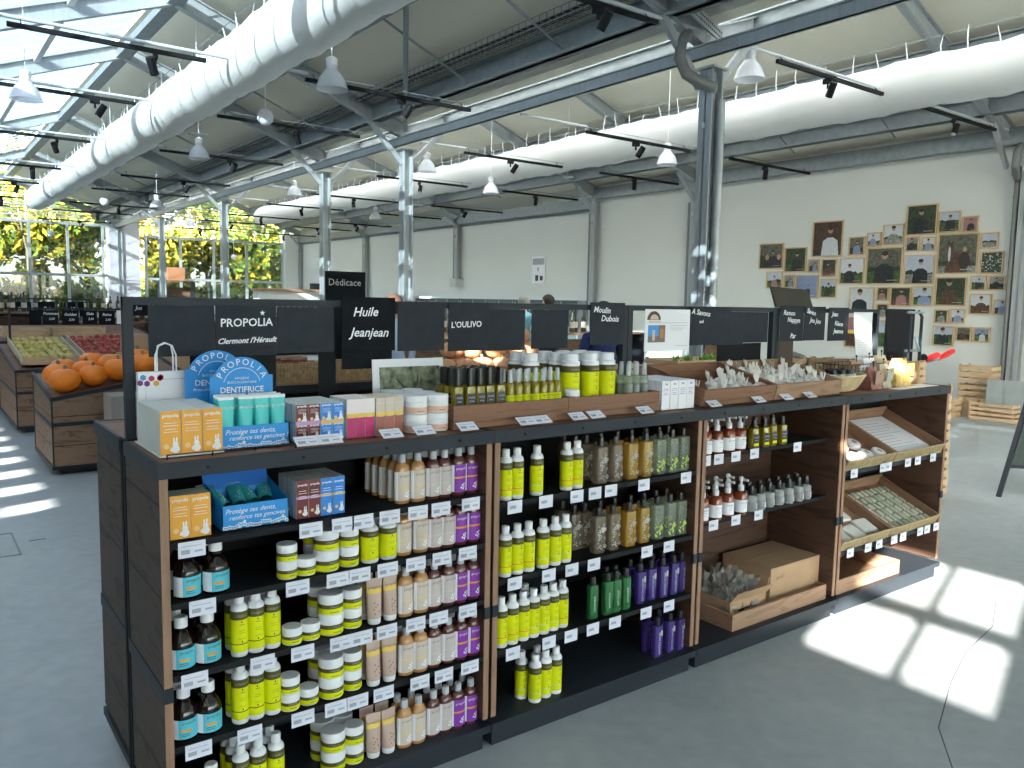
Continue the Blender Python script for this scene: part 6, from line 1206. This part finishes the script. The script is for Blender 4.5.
# ---- people, mostly hidden behind the boards
def person(x, y, H, rz, lab, shirt, trousers, hair, pose=0, long_hair=False):
    t = thing('person', lab, 'person', (x, y, 0), rz); s = H/1.72
    J = [((0, 0, .95), .14), ((0, 0, 1.12), .125), ((0, .005, 1.30), .15), ((0, .01, 1.42), .11), ((0, .0, 1.47), .052), ((0, -.01, 1.53), .05), ((0, -.02, 1.60), .088), ((0, -.02, 1.67), .085)]
    E_ = [(i, i+1) for i in range(7)]; n = len(J)
    for sx in (-1, 1):
        k = len(J); fwd = .22 if pose else .02
        J += [((sx*.17, .01, 1.40), .062), ((sx*.215, .02, 1.14), .046), ((sx*.19, -fwd, .95 if not pose else 1.08), .034), ((sx*.185, -fwd-.07, .90 if not pose else 1.10), .030)]; E_ += [(3, k), (k, k+1), (k+1, k+2), (k+2, k+3)]
        for q in range(4): kk = len(J); J += [((sx*.185+(q-1.5)*.017, -fwd-.11, (.86 if not pose else 1.10)), .010), ((sx*.185+(q-1.5)*.018, -fwd-.14, (.81 if not pose else 1.085)), .008)]; E_ += [(k+3, kk), (kk, kk+1)]
        kk = len(J); J += [((sx*.15, -fwd-.09, .88 if not pose else 1.11), .010)]; E_ += [(k+3, kk)]
        k = len(J); J += [((sx*.09, 0, .88), .10), ((sx*.10, -.01, .50), .062), ((sx*.10, .02, .10), .043), ((sx*.10, -.03, .05), .042), ((sx*.105, -.15, .035), .032)]; E_ += [(0, k), (k, k+1), (k+1, k+2), (k+2, k+3), (k+3, k+4)]
    me = bpy.data.meshes.new('body'); me.from_pydata([tuple(c*s for c in p) for p, r in J], E_, []); tmp = bpy.data.objects.new('body', me); COL.objects.link(tmp)
    md = tmp.modifiers.new('skin', 'SKIN'); md.branch_smoothing = .3
    for i, (p, r) in enumerate(J): me.skin_vertices[0].data[i].radius = (r*s, r*s)
    me.skin_vertices[0].data[0].use_root = True; tmp.modifiers.new('sub', 'SUBSURF').levels = 2; tmp.modifiers['sub'].render_levels = 2
    dg = bpy.context.evaluated_depsgraph_get(); m2 = bpy.data.meshes.new_from_object(tmp.evaluated_get(dg)); bpy.data.objects.remove(tmp); bpy.data.meshes.remove(me)
    for q in (mat('skin', (.48, .30, .22), .6), shirt, trousers, BLKM): m2.materials.append(q)
    for p in m2.polygons:
        z = p.center.z/s; xx = abs(p.center.x)/s; yy = p.center.y/s; p.use_smooth = True
        hand = xx > .14 and ((pose and yy < -.20 and z > 1.0) or (not pose and z < .95 and xx > .165)); p.material_index = 0 if (z > 1.475 or hand) else 1 if z > .93 else 2 if z > .09 else 3
    o = bpy.data.objects.new('body', m2); COL.objects.link(o); o.parent = t
    b = MB().sph((0, .012*s, 1.640*s), .128*s, (.86, .98, .95), 16, 12); b.v = [(a, max(c, -.060*s) if d < 1.66*s else c, max(d, (1.48 if long_hair else 1.53)*s) if c > 0 else max(d, 1.665*s)) for a, c, d in b.v]; b.build('hair', hair, t)
    b = MB()
    for sx in (-1, 1): b.sph((sx*.032*s, -.102*s, 1.635*s), .011*s, (1, .6, .7), 8, 6, 0); b.sph((sx*.092*s, -.01*s, 1.62*s), .022*s, (.4, .8, 1.2), 8, 6, 1)
    b.sph((0, -.112*s, 1.605*s), .014*s, (.8, 1.1, 1.3), 8, 6, 1).box(-.022*s, -.104*s, 1.566*s, .022*s, -.094*s, 1.572*s, 2); b.build('face_features', [BLKM, MATS['skin'], mat('lip', (.40, .14, .12), .5)], t)
HB = mat('hair_dark', (.02, .015, .012), .6); HR = mat('hair_brown', (.035, .018, .012), .6); HG = mat('hair_grey', (.22, .21, .20), .7)
person(3.31, 4.9, 1.475, 2.6, 'person with brown hair and pale blue shirt behind the Huile Jeanjean board', mat('shirt_pale', (.45, .52, .66), .8), BLKM, HR)
person(8.0, 8.3, 1.545, -2.9, 'dark-haired person whose head shows above the blank boards', mat('shirt_white', (.6, .62, .64), .8), BLKM, HB, 1)
person(7.35, 8.1, 1.515, 2.9, 'grey-haired person whose head just shows left of the dark-haired one', mat('shirt_teal', (.10, .22, .26), .8), BLKM, HG, 1)
person(4.25, 2.98, 1.44, 2.7, 'person in dark blue jacket and brown hair beside the paper poster', mat('jacket_navy', (.012, .025, .12), .8), BLKM, HR, 1, True)
